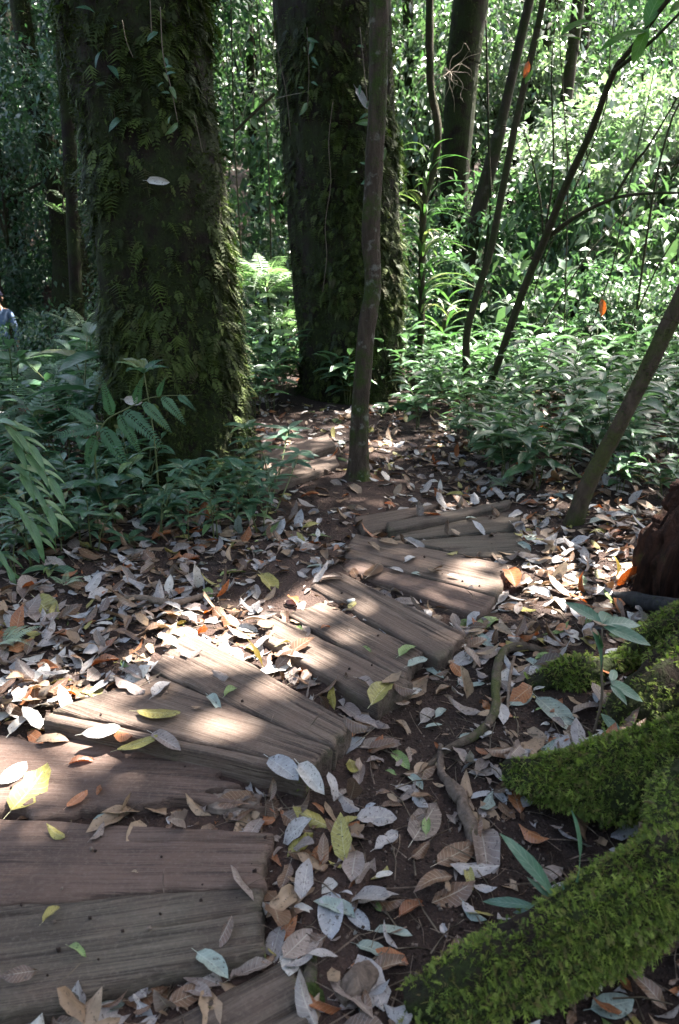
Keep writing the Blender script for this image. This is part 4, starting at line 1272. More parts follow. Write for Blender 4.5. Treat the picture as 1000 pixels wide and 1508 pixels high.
FR = [frond_tpl(20, .20, .5, .45, .3, .2, 1), frond_tpl(22, .17, .8, .5, .3, .35, 2), frond_tpl(18, .22, .3, .3, .32, .25, 3)]
ME_FR = [tpl_mesh('frond', t, [M['fern']]) for t in FR]
ME_BF = [tpl_mesh('frond', t, [M['brightfern']]) for t in FR]
ME_PI = [tpl_mesh('pinna', t, [M['fern']]) for t in [frond_tpl(18, .17, .25, .05, .42, .05, 6, start=.03), frond_tpl(16, .19, .4, .05, .42, .05, 7, start=.03)]]

def fern(seed, meshes, n=10, size=.55):
    r = np.random.default_rng(seed)
    root = bpy.data.objects.new('fern', None); root.empty_display_size = .05
    link(root)
    for i in range(n):
        th = i * 2.4 + r.uniform(-.3, .3)
        f = np.array([math.cos(th), math.sin(th), r.uniform(.1, .9)])
        place_leaf(meshes[r.integers(len(meshes))], root, (0, 0, .02), f, (0, 0, 1), size * r.uniform(.7, 1.2), 'frond')
    return root
PR = [herb(300 + i, ME_UN, nst=(3, 4, 3, 4, 3, 3)[i], hgt=(.45, .55, .6, .40, .55, .5)[i], leaf=(.24, .21, .25, .2, .27, .22)[i], per=(8, 7, 9, 7, 9, 9)[i]) for i in range(6)]
used = [False] * 6
UG = []
r = np.random.default_rng(21)
cand = []
for _ in range(9000):
    Y = r.uniform(4.3, 9.6); X = r.uniform(.05, 5.6)
    px, py = project((X, Y, float(ground_base(X, Y))))
    if px > 1045: continue
    # front edge of the undergrowth against the litter
    edge = np.interp(px, [560, 600, 640, 690, 760, 820, 860, 1000, 1050], [618, 632, 655, 690, 722, 728, 735, 752, 760])
    if py > edge: continue
    if px < 600 and Y < 7.6: continue
    if abs(X - 1.55) < .2 and Y < 4.9: continue
    sp = .25 + .04 * (Y - 5)
    if all((X - a) ** 2 + (Y - b) ** 2 > sp * sp for a, b in cand):
        cand.append((X, Y))
cand.sort(key=lambda c: c[1])
for X, Y in cand[:290]:
    k = r.integers(6)
    s = r.uniform(.75, 1.3) * (.85 if Y < 5.9 else 1)
    if 5.9 < Y < 7.9 and 640 < project((X, Y, .15))[0] < 770: s *= .55
    z = float(ground_z(X, Y))
    o = put(PR[k], used[k], (X, Y, z), r.uniform(0, 6.28), s); used[k] = True
    tag(o, None, 'plant', 'leafy plants in the undergrowth')
    px, _ = project((X, Y, z))
    band = ['front', 'second', 'third', 'fourth', 'fifth', 'sixth', 'seventh', 'eighth', 'ninth', 'last'][int(min(9, max(0, (Y - 5.2) / .5)))]
    where = 'between slender tree and saplings' if px < 690 else ('between saplings and leaning trunk' if px < np.interp(Y, [5, 10], [840, 800]) else 'beyond the leaning trunk')
    UG.append((o, f'{"small" if s < .92 else "large"} undergrowth herb, {band} band, {where}', (X, Y, z)))
for X, Y in [(-.95, 7.0), (-.7, 7.4), (-1.15, 7.5), (-.85, 7.9), (-.6, 8.2), (-1.2, 8.2), (-.95, 8.6), (-.7, 8.9), (-1.3, 8.9), (-1.0, 9.3), (-.65, 9.5), (-1.4, 9.6), (-.8, 7.1), (-1.1, 6.8)]:
    k = r.integers(6)
    z = float(ground_z(X, Y))
    o = put(PR[k], used[k], (X, Y, z), r.uniform(0, 6.28), r.uniform(.9, 1.3)); used[k] = True
    tag(o, None, 'plant', 'leafy plants in the gap between the great trunks')
    UG.append((o, 'leafy herb in the gap between the great trunks, ' + ('near' if Y < 7.6 else 'middle' if Y < 8.7 else 'far') + ' band', (X, Y, z)))
single_out(UG)

FU = []
for X, Y in [(1.3, 6.4), (2.1, 5.6), (2.9, 5.9), (2.4, 6.9), (3.4, 6.6), (1.0, 7.4), (3.1, 7.8), (1.9, 8.2), (3.9, 7.6)]:
    o = fern(int(X * 100 + Y * 10), ME_FR, 8, .45)
    o.location = (X, Y, float(ground_z(X, Y)) + .12)
    tag(o, None, 'fern', 'ferns in the right-hand undergrowth')
    FU.append((o, ('near' if Y < 6.8 else 'farther') + ' green fern among the undergrowth herbs, right of the slender tree', (X, Y, .3)))
single_out(FU)

# what nobody could count, behind them
n = 22000
Y = rng.uniform(7.4, 21, n); X = rng.uniform(-.55, .55, n) * (Y + 2) + .2
ok = ~((X < 1.0) & (Y < 9.6)) 
X, Y = X[ok], Y[ok]; n = len(X)
Z = ground_z(X, Y) + rng.uniform(.05, .55, n) * (.6 + .5 * vnoise(n3(X * .8, Y * .8), 8))
und = scatter('undergrowth', UL, np.stack([X, Y, Z], -1), norm(rng.normal(size=(n, 3)) * (1, 1, .35)), norm(rng.normal(size=(n, 3)) * .4 + (0, 0, 1.)), rng.uniform(.14, .28, n), [M['under']])
tag(und, 'dense low undergrowth carpeting the forest floor further back', kind='stuff')

# ---------------------------------------------------------------- strap-leaved plant beside the middle trunk
ST = [leaf_tpl(7, 2, .075, .4, .25, .75, 0, seed=i) for i in range(2)] + [leaf_tpl(7, 2, .09, .45, .2, 1.1, 0, seed=5)]
ME_ST = [tpl_mesh('leaf', t, [M['strap']]) for t in ST]
def strap_plant(label, px, Y, whorls, seed):
    pts = [at_depth(x, y, Y) for x, y in px]
    g = np.array([pts[0][0], pts[0][1], float(ground_z(pts[0][0], pts[0][1]))])
    root = empty('strap_leaved_plant', g, 0, label, 'plant')
    r = np.random.default_rng(seed)
    tube('stem', [np.zeros(3)] + [p - g for p in pts], [.045] + [.04] * (len(pts) - 1) + [.03], M['bark_sap'], root, sides=10, rings=60, rough=.15)
    for x, y, n, L in whorls:
        c = at_depth(x, y, Y) - g
        for i in range(n):
            th = i * 2.4 + r.uniform(-.3, .3)
            f = np.array([math.cos(th), math.sin(th), r.uniform(.25, .9)])
            place_leaf(ME_ST[r.integers(3)], root, c + np.array([0, 0, r.uniform(-.3, .3)]), f, (0, 0, 1), L * r.uniform(.7, 1.2))
strap_plant('tall plant with whorls of arching strap leaves beside the middle trunk', [(620, 490), (621, 420), (622, 350), (626, 290), (640, 245), (645, 190), (634, 120), (633, 0), (636, -60)], 8.9, [(630, 262, 14, .42), (624, 345, 24, .55), (621, 385, 20, .55), (620, 440, 22, .6)], 3)
strap_plant('low tuft of strap leaves in front of the dark slanted trunk', [(655, 520), (655, 470)], 9.6, [(655, 470, 14, .6)], 5)

# ---------------------------------------------------------------- ferns
FP = [fern(400, ME_FR, 11, .6), fern(401, ME_FR, 9, .7), fern(402, ME_FR, 13, .5)]
fu = [False] * 3
FE = []
r = np.random.default_rng(5)
cnt = 0
for X, Y, s, dz in [(-1.75, 4.0, .8, .12), (-2.05, 4.3, 1.0, .25), (-1.6, 4.5, .8, .2), (-2.4, 4.9, 1.0, .3), (-1.9, 5.1, .9, .45), (-2.7, 5.5, 1.0, .4), (-2.2, 5.7, 1.0, .5), (-3.1, 6.1, 1.1, .45), (-2.5, 6.4, 1.0, .5),
                 (-1.85, 5.9, .9, .55), (-3.3, 6.9, 1.1, .5), (-2.7, 7.1, 1.1, .6), (-2.1, 6.7, 1., .6), (-3.9, 7.5, 1.2, .5), (-3.2, 7.8, 1.2, .6), (-2.5, 7.8, 1.1, .6), (-1.9, 3.7, .7, .1), (-1.55, 3.6, .55, .06), (-1.35, 4.15, .6, .12), (-2.0, 4.75, .9, .3), (-3.7, 8.5, 1.2, .6), (-2.9, 8.6, 1.1, .6)]:
    k = cnt % 3
    z = float(ground_z(X, Y)) + dz * .6
    o = put(FP[k], fu[k], (X, Y, z), r.uniform(0, 6.28), s * r.uniform(.85, 1.1)); fu[k] = True; cnt += 1
    st = tube('stalk', [(0, 0, .03), (.01, .01, -(z - float(ground_z(X, Y))) / 2), (0, 0, -(z - float(ground_z(X, Y))) - .03)], [.008, .009, .010], M['stembrown'], o, sides=5, rings=6)
    tag(o, None, 'fern', 'ferns left of the massive trunk')
    band = 'near band' if Y < 4.6 else ('middle band' if Y < 6.2 else 'far band')
    FE.append((o, f'{"lush" if s >= .95 else "modest"} green fern beside massive trunk, {band}', (X, Y, z)))
single_out(FE)

# the fern whose feathery branches hang against the massive trunk
def hero_fern():
    Y = 3.95
    b = at_depth(150, 625, Y)
    g = np.array([b[0] - .05, Y + .05, float(ground_z(b[0], Y))])
    root = empty('branched_fern', g, 0, 'branched fern with feathery side fronds hanging in front of the massive trunk', 'fern')
    P = lambda x, y, d=0.: at_depth(x, y, Y + d) - g
    tube('stalk', [np.zeros(3), P(140, 680), P(152, 625), P(185, 603), P(225, 585), P(282, 582)], [.007, .006, .005, .004, .003, .002], M['stem'], root, sides=5, rings=30)
    tube('stalk', [P(152, 625), P(110, 622), P(70, 640)], [.004, .003, .002], M['stem'], root, sides=5, rings=12)
    for (x0, y0, x1, y1) in [(182, 604, 246, 656), (210, 592, 256, 636), (238, 584, 276, 622), (150, 628, 192, 694), (262, 582, 288, 600), (165, 612, 150, 560), (200, 596, 205, 555), (232, 584, 240, 556),
                             (150, 628, 66, 640), (140, 625, 90, 590), (175, 610, 210, 672), (140, 640, 120, 700)]:
        a, e = P(x0, y0), P(x1, y1, -.06)
        place_leaf(ME_PI[rng.integers(2)], root, a, e - a, (.1, -.8, .6), float(np.linalg.norm(e - a)) * 1.1, 'pinna')
hero_fern()

def bright_fern(label, px, py, Y, n, size, seed):
    r = np.random.default_rng(seed)
    c = at_depth(px, py, Y)
    g = np.array([c[0], c[1], float(ground_z(c[0], c[1]))])
    root = empty('tree_fern', g, 0, label, 'fern')
    tube('trunk', [np.zeros(3), (c - g) * .5 + (.03, 0, 0), c - g], [.022, .018, .015], M['bark_far'], root, sides=8, rings=14, rough=.15)
    for i in range(n):
        th = i * 2.4
        f = np.array([math.cos(th), math.sin(th), r.uniform(-.1, .7)])
        place_leaf(ME_BF[r.integers(3)], root, c - g + np.array([0, 0, r.uniform(-.25, .05)]), f, (0, 0, 1), size * r.uniform(.7, 1.15), 'frond')
bright_fern('sunlit fern with drooping fronds, upper one in the gap between great trunks', 392, 410, 9.0, 24, .85, 3)
bright_fern('sunlit fern below the upper one in the gap between great trunks', 415, 480, 8.8, 18, .75, 4)
bright_fern('pale sunlit fern clinging near the mossy buttressed trunk', 92, 290, 10.8, 9, .5, 6)
bright_fern('bright green fern arching in front of the buttressed trunk', 125, 468, 8.4, 9, .6, 8)

def little_fern(label, px, py, size, seed, n=5, a0=0, spread=2.0):
    g = gp(px, py, .01)
    root = empty('fern', g, 0, label, 'fern')
    r = np.random.default_rng(seed)
    for i in range(n):
        th = a0 + (i - (n - 1) / 2) * spread / max(1, n - 1)
        place_leaf(ME_BF[i % 3], root, (0, 0, .01), (math.cos(th), math.sin(th), .35), (0, 0, 1), size * r.uniform(.75, 1.1), 'frond')
little_fern('little bright fern frond at the outer edge of the litter', 4, 955, .19, 2, 5, .3, 2.2)
little_fern('tiny fern beside the glowing orange leaf', 862, 868, .11, 3, 4, 2.6, 2.2)
little_fern('small feathery fern lying beyond the far planks', 745, 722, .2, 4, 5, 2.4, 2.5)
little_fern('small dark fern in the litter under the lance-leaved plant', 95, 868, .13, 5, 4, 1.2, 3)

# ---------------------------------------------------------------- single plants around the massive trunk
def whorl(label, px, py, Y, n, L, meshes=ME_SH, tiers=1, spread=(0, 6.28), up=.25, stem_to=None, name='leafy_plant', cat='plant', seed=0, stemmat='stem', gap=.09):
    r = np.random.default_rng(seed + int(px))
    c = at_depth(px, py, Y)
    sx, sy = (c[0] + .02, c[1] + .03) if stem_to is None else (on_ground(*stem_to)[:2])
    g = np.array([sx, sy, float(ground_z(sx, sy))])
    root = empty(name, g, 0, label, cat)
    tube('stem', [np.zeros(3), (c - g) * .5 + (.015, 0, .02), c - g], [.006, .005, .003], M[stemmat], root, sides=6, rings=14)
    for t in range(tiers):
        ct = (c - g) * (1 - t * gap / max(.1, np.linalg.norm(c - g)))
        for i in range(n):
            th = spread[0] + (spread[1] - spread[0]) * (i + r.uniform(-.2, .2)) / n + t * .5
            f = np.array([math.cos(th), math.sin(th), up + r.uniform(-.2, .2)])
            place_leaf(meshes[r.integers(len(meshes))], root, ct, f, (r.uniform(-.2, .2), -.25, 1), L * r.uniform(.75, 1.15) * (1 - .1 * t))
    return root
whorl('glossy plant with a spreading whorl of toothed leaves before the massive trunk', 240, 728, 4.1, 9, .20, tiers=2, up=.0)
whorl('broad-leaved plant between the lance-leaved plant and the glossy whorl', 140, 715, 3.9, 7, .22, tiers=2)
whorl('low plant sprouting from the litter under the glossy whorl', 190, 795, 3.75, 6, .15, up=.15)
whorl('slender plant topped by a leaf rosette against the massive trunk', 212, 548, 4.25, 7, .17, up=.45)
whorl('upright rosette at the foot of the massive trunk', 275, 690, 4.45, 7, .17, tiers=2, up=.35)
whorl('leafy shoot low on the flank of the massive trunk', 345, 690, 4.6, 6, .15, tiers=3)
whorl('leafy shoot climbing the right flank of the massive trunk', 362, 630, 4.75, 6, .15, tiers=3)
whorl('shoot with bluish leaves beside the right flank of the massive trunk', 385, 662, 4.7, 6, .16, tiers=3, up=.1)
whorl('low leafy shoot hugging the end of the massive trunk', 358, 745, 4.35, 6, .13, tiers=2, up=.1)
whorl('tall seedling standing where the litter meets the bare path', 424, 632, 5.3, 6, .17, ME_SE, 2, up=.15, stem_to=(400, 735))
whorl('pale green seedling leaning over the bare path', 440, 668, 4.9, 6, .17, ME_SE, 2, up=.05, stem_to=(405, 752))
whorl('small seedling by the step next to the massive trunk', 395, 705, 4.6, 5, .13, ME_SE, 2, up=.1, stem_to=(388, 770))
whorl('dim plant deep under the ferns at the outer edge', 60, 690, 4.3, 7, .19, tiers=2)
whorl('dim plant under the branched fern', 105, 760, 3.7, 6, .16, tiers=2)
whorl('drooping low plant in the litter left of the glossy whorl', 75, 838, 3.35, 5, .13, up=.1)
whorl('low plant by the foot of the middle trunk', 600, 585, 7.4, 8, .22, ME_UN, 3, up=.1)
whorl('second low plant by the foot of the middle trunk', 572, 600, 7.3, 7, .18, ME_UN, 2, up=.1)
DIM = []
r = np.random.default_rng(77)
SHP = [herb(330 + i, ME_SH, nst=2, hgt=(.4, .5, .35)[i], leaf=(.16, .19, .15)[i], per=8) for i in range(3)]
su = [False] * 3
TALL = [(-1.75, 5.0), (-2.1, 5.2), (-2.5, 5.6), (-1.95, 5.75), (-2.9, 6.0), (-2.2, 6.6), (-1.55, 4.55), (-2.75, 5.05)]
LOW = [(float(q_[0]), float(q_[1])) for q_ in (on_ground(*p_) for p_ in [(15, 745), (50, 770), (95, 790), (120, 760), (150, 790), (165, 750), (205, 765), (255, 775), (300, 760), (325, 775), (345, 745), (10, 815), (60, 820), (225, 740), (285, 735), (370, 765), (130, 730), (60, 735), (190, 730), (20, 850), (40, 835), (85, 815), (240, 795), (350, 790), (385, 785), (275, 800), (320, 795), (395, 755), (140, 808)])]
for X, Y in LOW + [(-1.95, 3.5), (-1.7, 3.9), (-2.3, 4.2), (-1.5, 4.15), (-2.15, 4.6), (-2.6, 4.7), (-1.75, 4.6), (-2.9, 5.2), (-2.3, 5.3), (-1.9, 5.5), (-3.2, 5.8), (-2.6, 6.0), (-1.3, 4.0), (-1.2, 4.35), (-2.9, 6.6), (-2.2, 6.2), (-3.5, 6.5), (-2.0, 7.2), (-3.0, 7.4), (-3.6, 7.9), (-2.3, 8.2)] + TALL:
    k = r.integers(3)
    z = float(ground_z(X, Y))
    o = put(SHP[k], su[k], (X, Y, z), r.uniform(0, 6.28), r.uniform(.8, 1.25) * (.75 if (X, Y) in LOW else 1.75 if (X, Y) in TALL else 1)); su[k] = True
    tag(o, None, 'plant', 'shaded herbs among the ferns')
    DIM.append((o, ('low shaded herb ' + ('under the lance-leaved plant' if X < -1.45 else 'near the glossy whorl' if X < -1.0 else 'at the massive trunk foot' if X < -.72 else 'by the bare path')) if (X, Y) in LOW else 'tall leafy herb rising above the ferns beside the massive trunk' if (X, Y) in TALL else 'shaded green herb among the ' + ('near' if Y < 4.4 else 'middle' if Y < 5.9 else 'far') + ' ferns', (X, Y, z)))
single_out(DIM)

def lance_plant():
    g = gp(-52, 845)
    root = empty('lance_leaved_plant', g, 0, 'lance-leaved plant with arching pale green leaflets at the frame edge', 'plant')
    Y = g[1]
    r = np.random.default_rng(8)
    for (pts, n) in [([(-45, 720), (-10, 650), (30, 660), (70, 700)], 9), ([(-45, 740), (0, 690), (40, 705), (75, 755)], 10), ([(-50, 760), (-5, 735), (35, 755), (55, 790)], 8), ([(-50, 800), (-20, 800), (10, 830), (20, 870)], 6), ([(-40, 700), (-20, 640), (10, 625), (40, 650)], 7)]:
        d = r.uniform(-.15, .1)
        P = [at_depth(x, y, Y + d) - g for x, y in pts]
        P[0] = np.array([0, d * .3, .05])
        tube('stem', P, [.006, .005, .004, .002], M['stem'], root, sides=5, rings=16)
        c = spline(P, 40)
        for i in range(n):
            u = .45 + .55 * i / (n - 1)
            p = c[int(u * 39)]
            t = norm(c[min(39, int(u * 39) + 1)] - c[int(u * 39) - 1])
            s = 1 if i % 2 else -1
            f = t * .8 + np.array([.25, s * .5, -.25 + (.25 if s > 0 else -.2)])
            place_leaf(ME_LA[r.integers(3)], root, p, f, (.15, -.45, 1), .155 * r.uniform(.8, 1.15))
lance_plant()

# seedling at the right, between the stump and the mossy roots
def seedling():
    g = gp(874, 1082)
    root = empty('seedling', g, 0, 'pale green seedling with two leaf tiers left of the mossy humps', 'plant')
    Y = g[1]
    P = lambda x, y, d=0.: at_depth(x, y, Y + d) - g
    tube('stem', [np.zeros(3), P(886, 1030), P(886, 985), P(887, 925)], [.005, .005, .004, .003], M['stembrown'], root, sides=6, rings=18)
    for (a, b, d) in [((886, 916), (836, 886), .1), ((887, 918), (896, 900), .12), ((888, 918), (942, 918), .05), ((888, 922), (955, 946), -.05), ((886, 955), (882, 928), -.05), ((886, 990), (880, 935), -.06),
                      ((900, 1004), (906, 985), .08), ((899, 1005), (934, 1016), .04), ((899, 1006), (945, 1030), -.03), ((899, 1008), (922, 1034), -.08), ((885, 1050), (918, 1088), -.06)]:
        p, e = P(*a), P(*b, d)
        place_leaf(ME_SE[rng.integers(3)], root, p, e - p, (.05, -.5, 1), float(np.linalg.norm(e - p)) * 1.08)
    tube('stem', [P(886, 1010), P(899, 1005)], [.003, .002], M['stembrown'], root, sides=5, rings=5)
seedling()
ST2 = [leaf_tpl(7, 4, .16, .55, .1, .25, .02, seed=i + 40) for i in range(3)]
ME_SF = [tpl_mesh('blade', t, [M['seedling']]) for t in ST2]
def strap_fern():
    g = on_plane(826, 1338, .115)
    root = empty('strap_fern', g, 0, 'strap fern with wavy blue-green blades rooted on the lowest mossy root', 'fern')
    Y = g[1]
    P = lambda x, y, d=0.: at_depth(x, y, Y + d) - g
    for a, b, d, up in [((822, 1326), (751, 1233), .02, (.5, -.6, .4)), ((816, 1330), (780, 1293), .03, (.3, -.6, .5)), ((852, 1300), (856, 1202), .02, (1, -.6, 0)), ((800, 1338), (712, 1322), .06, (.1, -.4, 1)), ((812, 1345), (755, 1340), .04, (.1, -.4, 1)), ((832, 1322), (830, 1305), .0, (.3, -1, .3))]:
        p, e = P(*a), P(*b, d)
        place_leaf(ME_SF[rng.integers(3)], root, p, e - p, up, float(np.linalg.norm(e - p)) * 1.05, 'blade')
strap_fern()

# small leaves of climbers on the trunks
def climber(label, px, Y, leaves, L, seed):
    r = np.random.default_rng(seed)
    pts = [at_depth(x, y, Y) for x, y in px]
    g = pts[0]
    root = empty('climbing_vine', g, 0, label, 'vine', 'vines hanging on trunks')
    P = [p - g for p in pts]
    tube('stem', P, [.003, .0025, .002], M['stembrown'], root, sides=5, rings=20)
    c = spline(P, 40)
    for i in range(leaves):
        p = c[r.integers(3, 40)] + r.normal(size=3) * (.03, .02, .03)
        a = r.uniform(-3.4, .3)
        place_leaf(ME_SH[r.integers(4)], root, p, (math.cos(a), -.5, math.sin(a)), (r.uniform(-.8, .8), -1, r.uniform(-.3, 1.2)), L * r.uniform(.4, 1.2))
climber('leafy climber dangling on the middle trunk beside the slender tree', [(530, 40), (538, 120), (545, 200), (544, 290)], 5.35, 14, .10, 3)
climber('climber with paired leaves on the face of the middle trunk', [(452, 40), (455, 110), (452, 165)], 7.6, 8, .13, 5)
climber('climber drooping over the upper face of the massive trunk', [(236, 10), (240, 80), (252, 130), (262, 180)], 4.55, 10, .10, 7)
climber('shaded climber on the outer side of the massive trunk', [(150, 20), (160, 110), (172, 190)], 4.75, 9, .10, 9)

# ================================================================ FALLEN LEAVES
HERO = """393 1155 440 1192 blue 0|437 1168 477 1215 white 6|408 1195 456 1216 rust 3|518 1208 585 1208 grey 0|604 1248 642 1190 mauve 2|627 1236 628 1203 green 6|603 1270 632 1246 brown 3
455 1292 490 1240 rust 1|425 1305 498 1310 white 2|428 1343 463 1346 white 4|488 1312 487 1388 blue 0|506 1340 545 1372 blue 0|545 1375 608 1380 teal 6|520 1393 576 1412 teal 1
583 1357 626 1328 rust 4|413 1420 459 1376 mauve 2|400 1402 416 1380 blue 6|488 1472 536 1430 rust 3|540 1440 606 1413 brown 4|528 1502 556 1468 blue 0|638 1280 697 1250 brown 2|706 1213 722 1302 mauve 4
678 1330 716 1365 teal 3|686 1278 696 1316 olive 6|686 1142 736 1138 grey 2|690 1180 727 1170 blue 6|722 1163 746 1187 blue 0|699 1206 733 1190 mauve 1|700 1150 718 1120 mauve 3
526 1166 532 1126 mauve 6|578 1160 623 1178 grey 0|600 1144 623 1166 teal 1|575 1108 603 1136 green 1|609 1147 629 1125 tan 1|494 1184 521 1164 mauve 4|551 1176 574 1168 brown 3|558 1190 592 1187 brown 1
499 1236 537 1222 tan 5|492 1240 529 1268 tan 4|548 1256 586 1230 grey 7|550 1298 579 1290 white 6|543 1076 573 1043 olive 1|523 1086 554 1070 grey 2|575 1050 613 1061 brown 3|579 1062 607 1084 tan 4
524 1106 592 1099 mauve 6|502 1099 546 1121 brown 3|537 1126 569 1122 mauve 4|617 1070 639 1045 grey 1|640 1061 656 1045 teal 1|624 1076 651 1070 teal 0|674 1091 698 1085 teal 6|598 1037 627 1009 tan 5|640 1026 664 1011 tan 3
585 972 612 951 green 1|667 987 696 961 blue 2|699 971 719 969 grey 0|597 985 629 996 teal 6|625 987 654 1000 teal 1|627 973 662 991 brown 3|673 1013 689 996 teal 6|687 1016 714 1009 teal 6
687 932 723 950 teal 6|703 948 732 960 teal 6|664 906 690 916 green 2|703 919 736 908 green 1|731 879 744 856 grey 1|732 885 762 892 white 2|747 849 759 876 rust 1|539 854 559 834 brown 2|557 860 578 872 mauve 6
589 876 618 889 mauve 2|572 838 594 844 grey 0|595 830 612 820 blue 1|540 801 559 813 tan 6|555 798 586 803 tan 0|656 819 674 815 olive 7|628 840 650 847 tan 5|657 849 678 853 white 6|463 866 505 852 mauve 0
382 846 407 875 olive 1|532 955 547 964 green 6|471 929 487 923 rust 4|761 800 782 813 teal 1|784 803 816 797 olive 0|684 765 703 756 teal 1|513 716 531 729 tan 1|490 709 511 712 grey 0|564 743 584 748 rust 4
304 1025 324 1044 teal 4|329 1030 349 1013 green 3|196 1052 266 1058 olive 2|222 1032 250 1004 grey 1|178 1002 235 982 grey 0|168 1020 214 1022 mauve 7|235 951 262 954 teal 1|260 963 299 964 mauve 3|351 894 377 872 blue 7
226 914 273 901 white 6|345 926 380 933 white 0|378 929 404 926 tan 2|358 956 387 966 olive 1|379 971 397 938 grey 6|406 971 427 945 olive 4|402 984 448 969 mauve 1|434 1008 455 992 brown 4|522 1002 556 1018 mauve 4|560 1012 592 996 tan 5
170 1133 235 1112 olive 2|222 1104 266 1106 mauve 6|118 1108 180 1097 white 2|97 1129 142 1119 rust 4|167 1095 199 1114 rust 3|48 1097 99 1069 tan 1|-4 1066 25 1054 white 0|12 1089 41 1057 white 6|40 1071 86 1061 white 7
-4 1162 40 1128 white 2|10 1206 72 1138 olive 5|131 1242 154 1216 mauve 3|96 1195 132 1189 rust 2|61 1366 89 1337 olive 3|99 1397 127 1409 green 4|288 1429 338 1458 teal 1|124 1497 188 1476 teal 0|265 1458 312 1470 mauve 1
174 1482 252 1468 brown 5|330 1440 400 1420 mauve 3|252 1486 284 1474 olive 1|897 864 930 845 rust 1|930 863 948 855 rust 3|807 881 834 902 white 3|785 1025 846 1080 teal 0|838 1056 888 1040 mauve 6|748 1044 782 1017 teal 2
729 979 751 995 tan 2|772 972 798 987 teal 6|793 967 816 983 green 1|791 1004 832 987 olive 5|852 942 877 959 olive 1|887 965 924 961 blue 0|944 1030 966 1036 olive 2|863 774 909 768 teal 6|857 808 882 818 blue 6|810 833 837 823 blue 0
751 770 772 790 grey 4|863 1492 932 1480 teal 2|640 1482 722 1502 brown 1|578 1492 608 1480 olive 3|30 888 62 850 mauve 3|48 880 84 915 olive 1|126 905 160 898 blue 3|145 893 182 880 blue 6|244 885 292 864 grey 0|276 845 300 870 grey 6
320 850 362 842 green 1|150 855 185 840 tan 7|112 875 150 868 brown 3|262 830 300 820 rust 4|190 830 226 818 mauve 2|70 1010 108 1003 olive 6|82 1020 132 1030 rust 4|60 985 98 960 white 3|104 962 150 955 tan 1|130 985 176 970 rust 3"""

LV, taken = [], []
FIRST = {}
SIZE = lambda L: 'small' if L < .075 else ('big' if L > .125 else 'middling')
FORM = ['flat', 'wavy', 'broad', 'curled', 'rolled', 'arched', 'narrow', 'cupped']

def zone_of(px, py, X, Y):
    k = int(plank_at(np.array([X]), np.array([Y]))[0])
    names = {0: 'on the dark diagonal plank', 1: 'on the grey plank', 2: 'on the reddish plank', 3: 'on the broken plank', 4: 'on the riser board', 5: 'on the tapering plank', 6: 'on the wide sunlit plank',
             7: 'on the lowest of the middle planks', 8: 'on the second middle plank', 9: 'on the third middle plank', 10: 'on the pale narrow plank', 11: 'on the plank above the pale one'}
    if k >= 0: return names.get(k, 'on the far planks')
    if py > 1400: return 'at the bottom by the dark plank' if px < 560 else 'below the lowest mossy root'
    if py > 1230: return 'in the gully beside the grey plank' if px < 640 else 'between rotten root and lowest mossy root'
    if py > 1090: return 'in the gully below the riser board' if px < 660 and px > 380 else ('beside the broad mossy root' if px >= 660 else 'on the litter left of the broken plank')
    if py > 960: return 'left of the tapering plank' if px < 380 else ('in the gully past the middle planks' if px < 730 else 'between L-shaped root and seedling')
    if py > 800: return 'below the ferns, left' if px < 260 else ('in litter left of the middle planks' if px < 520 else ('right of the middle planks' if px < 800 else 'near the rotten stump'))
    if py > 700: return 'before the massive trunk' if px < 460 else ('on bare soil by the slender tree' if px < 620 else ('beyond the far planks' if px < 830 else 'under the leaning trunk'))
    return 'behind the slender tree'

def lay_leaf(base, tip, col, form, lift=.006, roll=0., pitch=0.):
    base, tip = np.asarray(base, float), np.asarray(tip, float)
    f = tip - base
    L = float(np.linalg.norm(f)) / 1.10
    gn = np.array([0, 0, 1.]) + np.array([roll * -f[1], roll * f[0], 0]) / max(L, .01)
    o = bpy.data.objects.new('fallen_leaf', ME_F[col][form % 8])
    link(o)
    F = frames(norm(f)[None], gn[None])[0]
    if form in (3, 7) and random.random() < .5: F[:, 1] *= -1; F[:, 2] *= -1
    s = L
    p = base + norm(f) * L * .1 + np.array([0, 0, lift])
    o.matrix_basis = Matrix([[F[i, 0] * s, F[i, 1] * s, F[i, 2] * s, p[i]] for i in range(3)] + [[0, 0, 0, 1]])
    tag(o, None, 'leaf', 'fallen leaves on the path and litter')
    mid = (base + tip) / 2
    px, py = project(mid)
    LV.append((o, f'{SIZE(L)} {FORM[form % 8]} {WORD[col]} leaf {zone_of(px, py, mid[0], mid[1])}', mid))
    taken.append((mid[0], mid[1], L))
    return o

def land(px, py):
    """where a line of sight meets the planks or the soil"""
    z = 0.05
    for _ in range(8):
        p = on_plane(px, py, z)
        z = float(surface_z(p[0], p[1]))
    p[2] = z
    return p

for item in HERO.replace('\n', '|').split('|'):
    x0, y0, x1, y1, col, form = item.split()
    a, b = land(float(x0), float(y0)), land(float(x1), float(y1))
    if abs(a[2] - b[2]) > .03: a[2] = b[2] = max(a[2], b[2])
    lay_leaf(a, b, col, int(form), lift=.008 + random.uniform(0, .006), roll=random.uniform(-.25, .25))
# the glowing leaf by the stump stands on edge
p = gp(905, 866)
o = lay_leaf(p, p + np.array([.11, .03, .085]), 'rust', 2, roll=6.); 

TRUNKS = [(-1.05, 5.15, .62), (.12, 8.3, .85), (float(on_ground(527, 704)[0]), float(on_ground(527, 704)[1]), .13), (float(on_ground(842, 768)[0]), float(on_ground(842, 768)[1]), .11)]

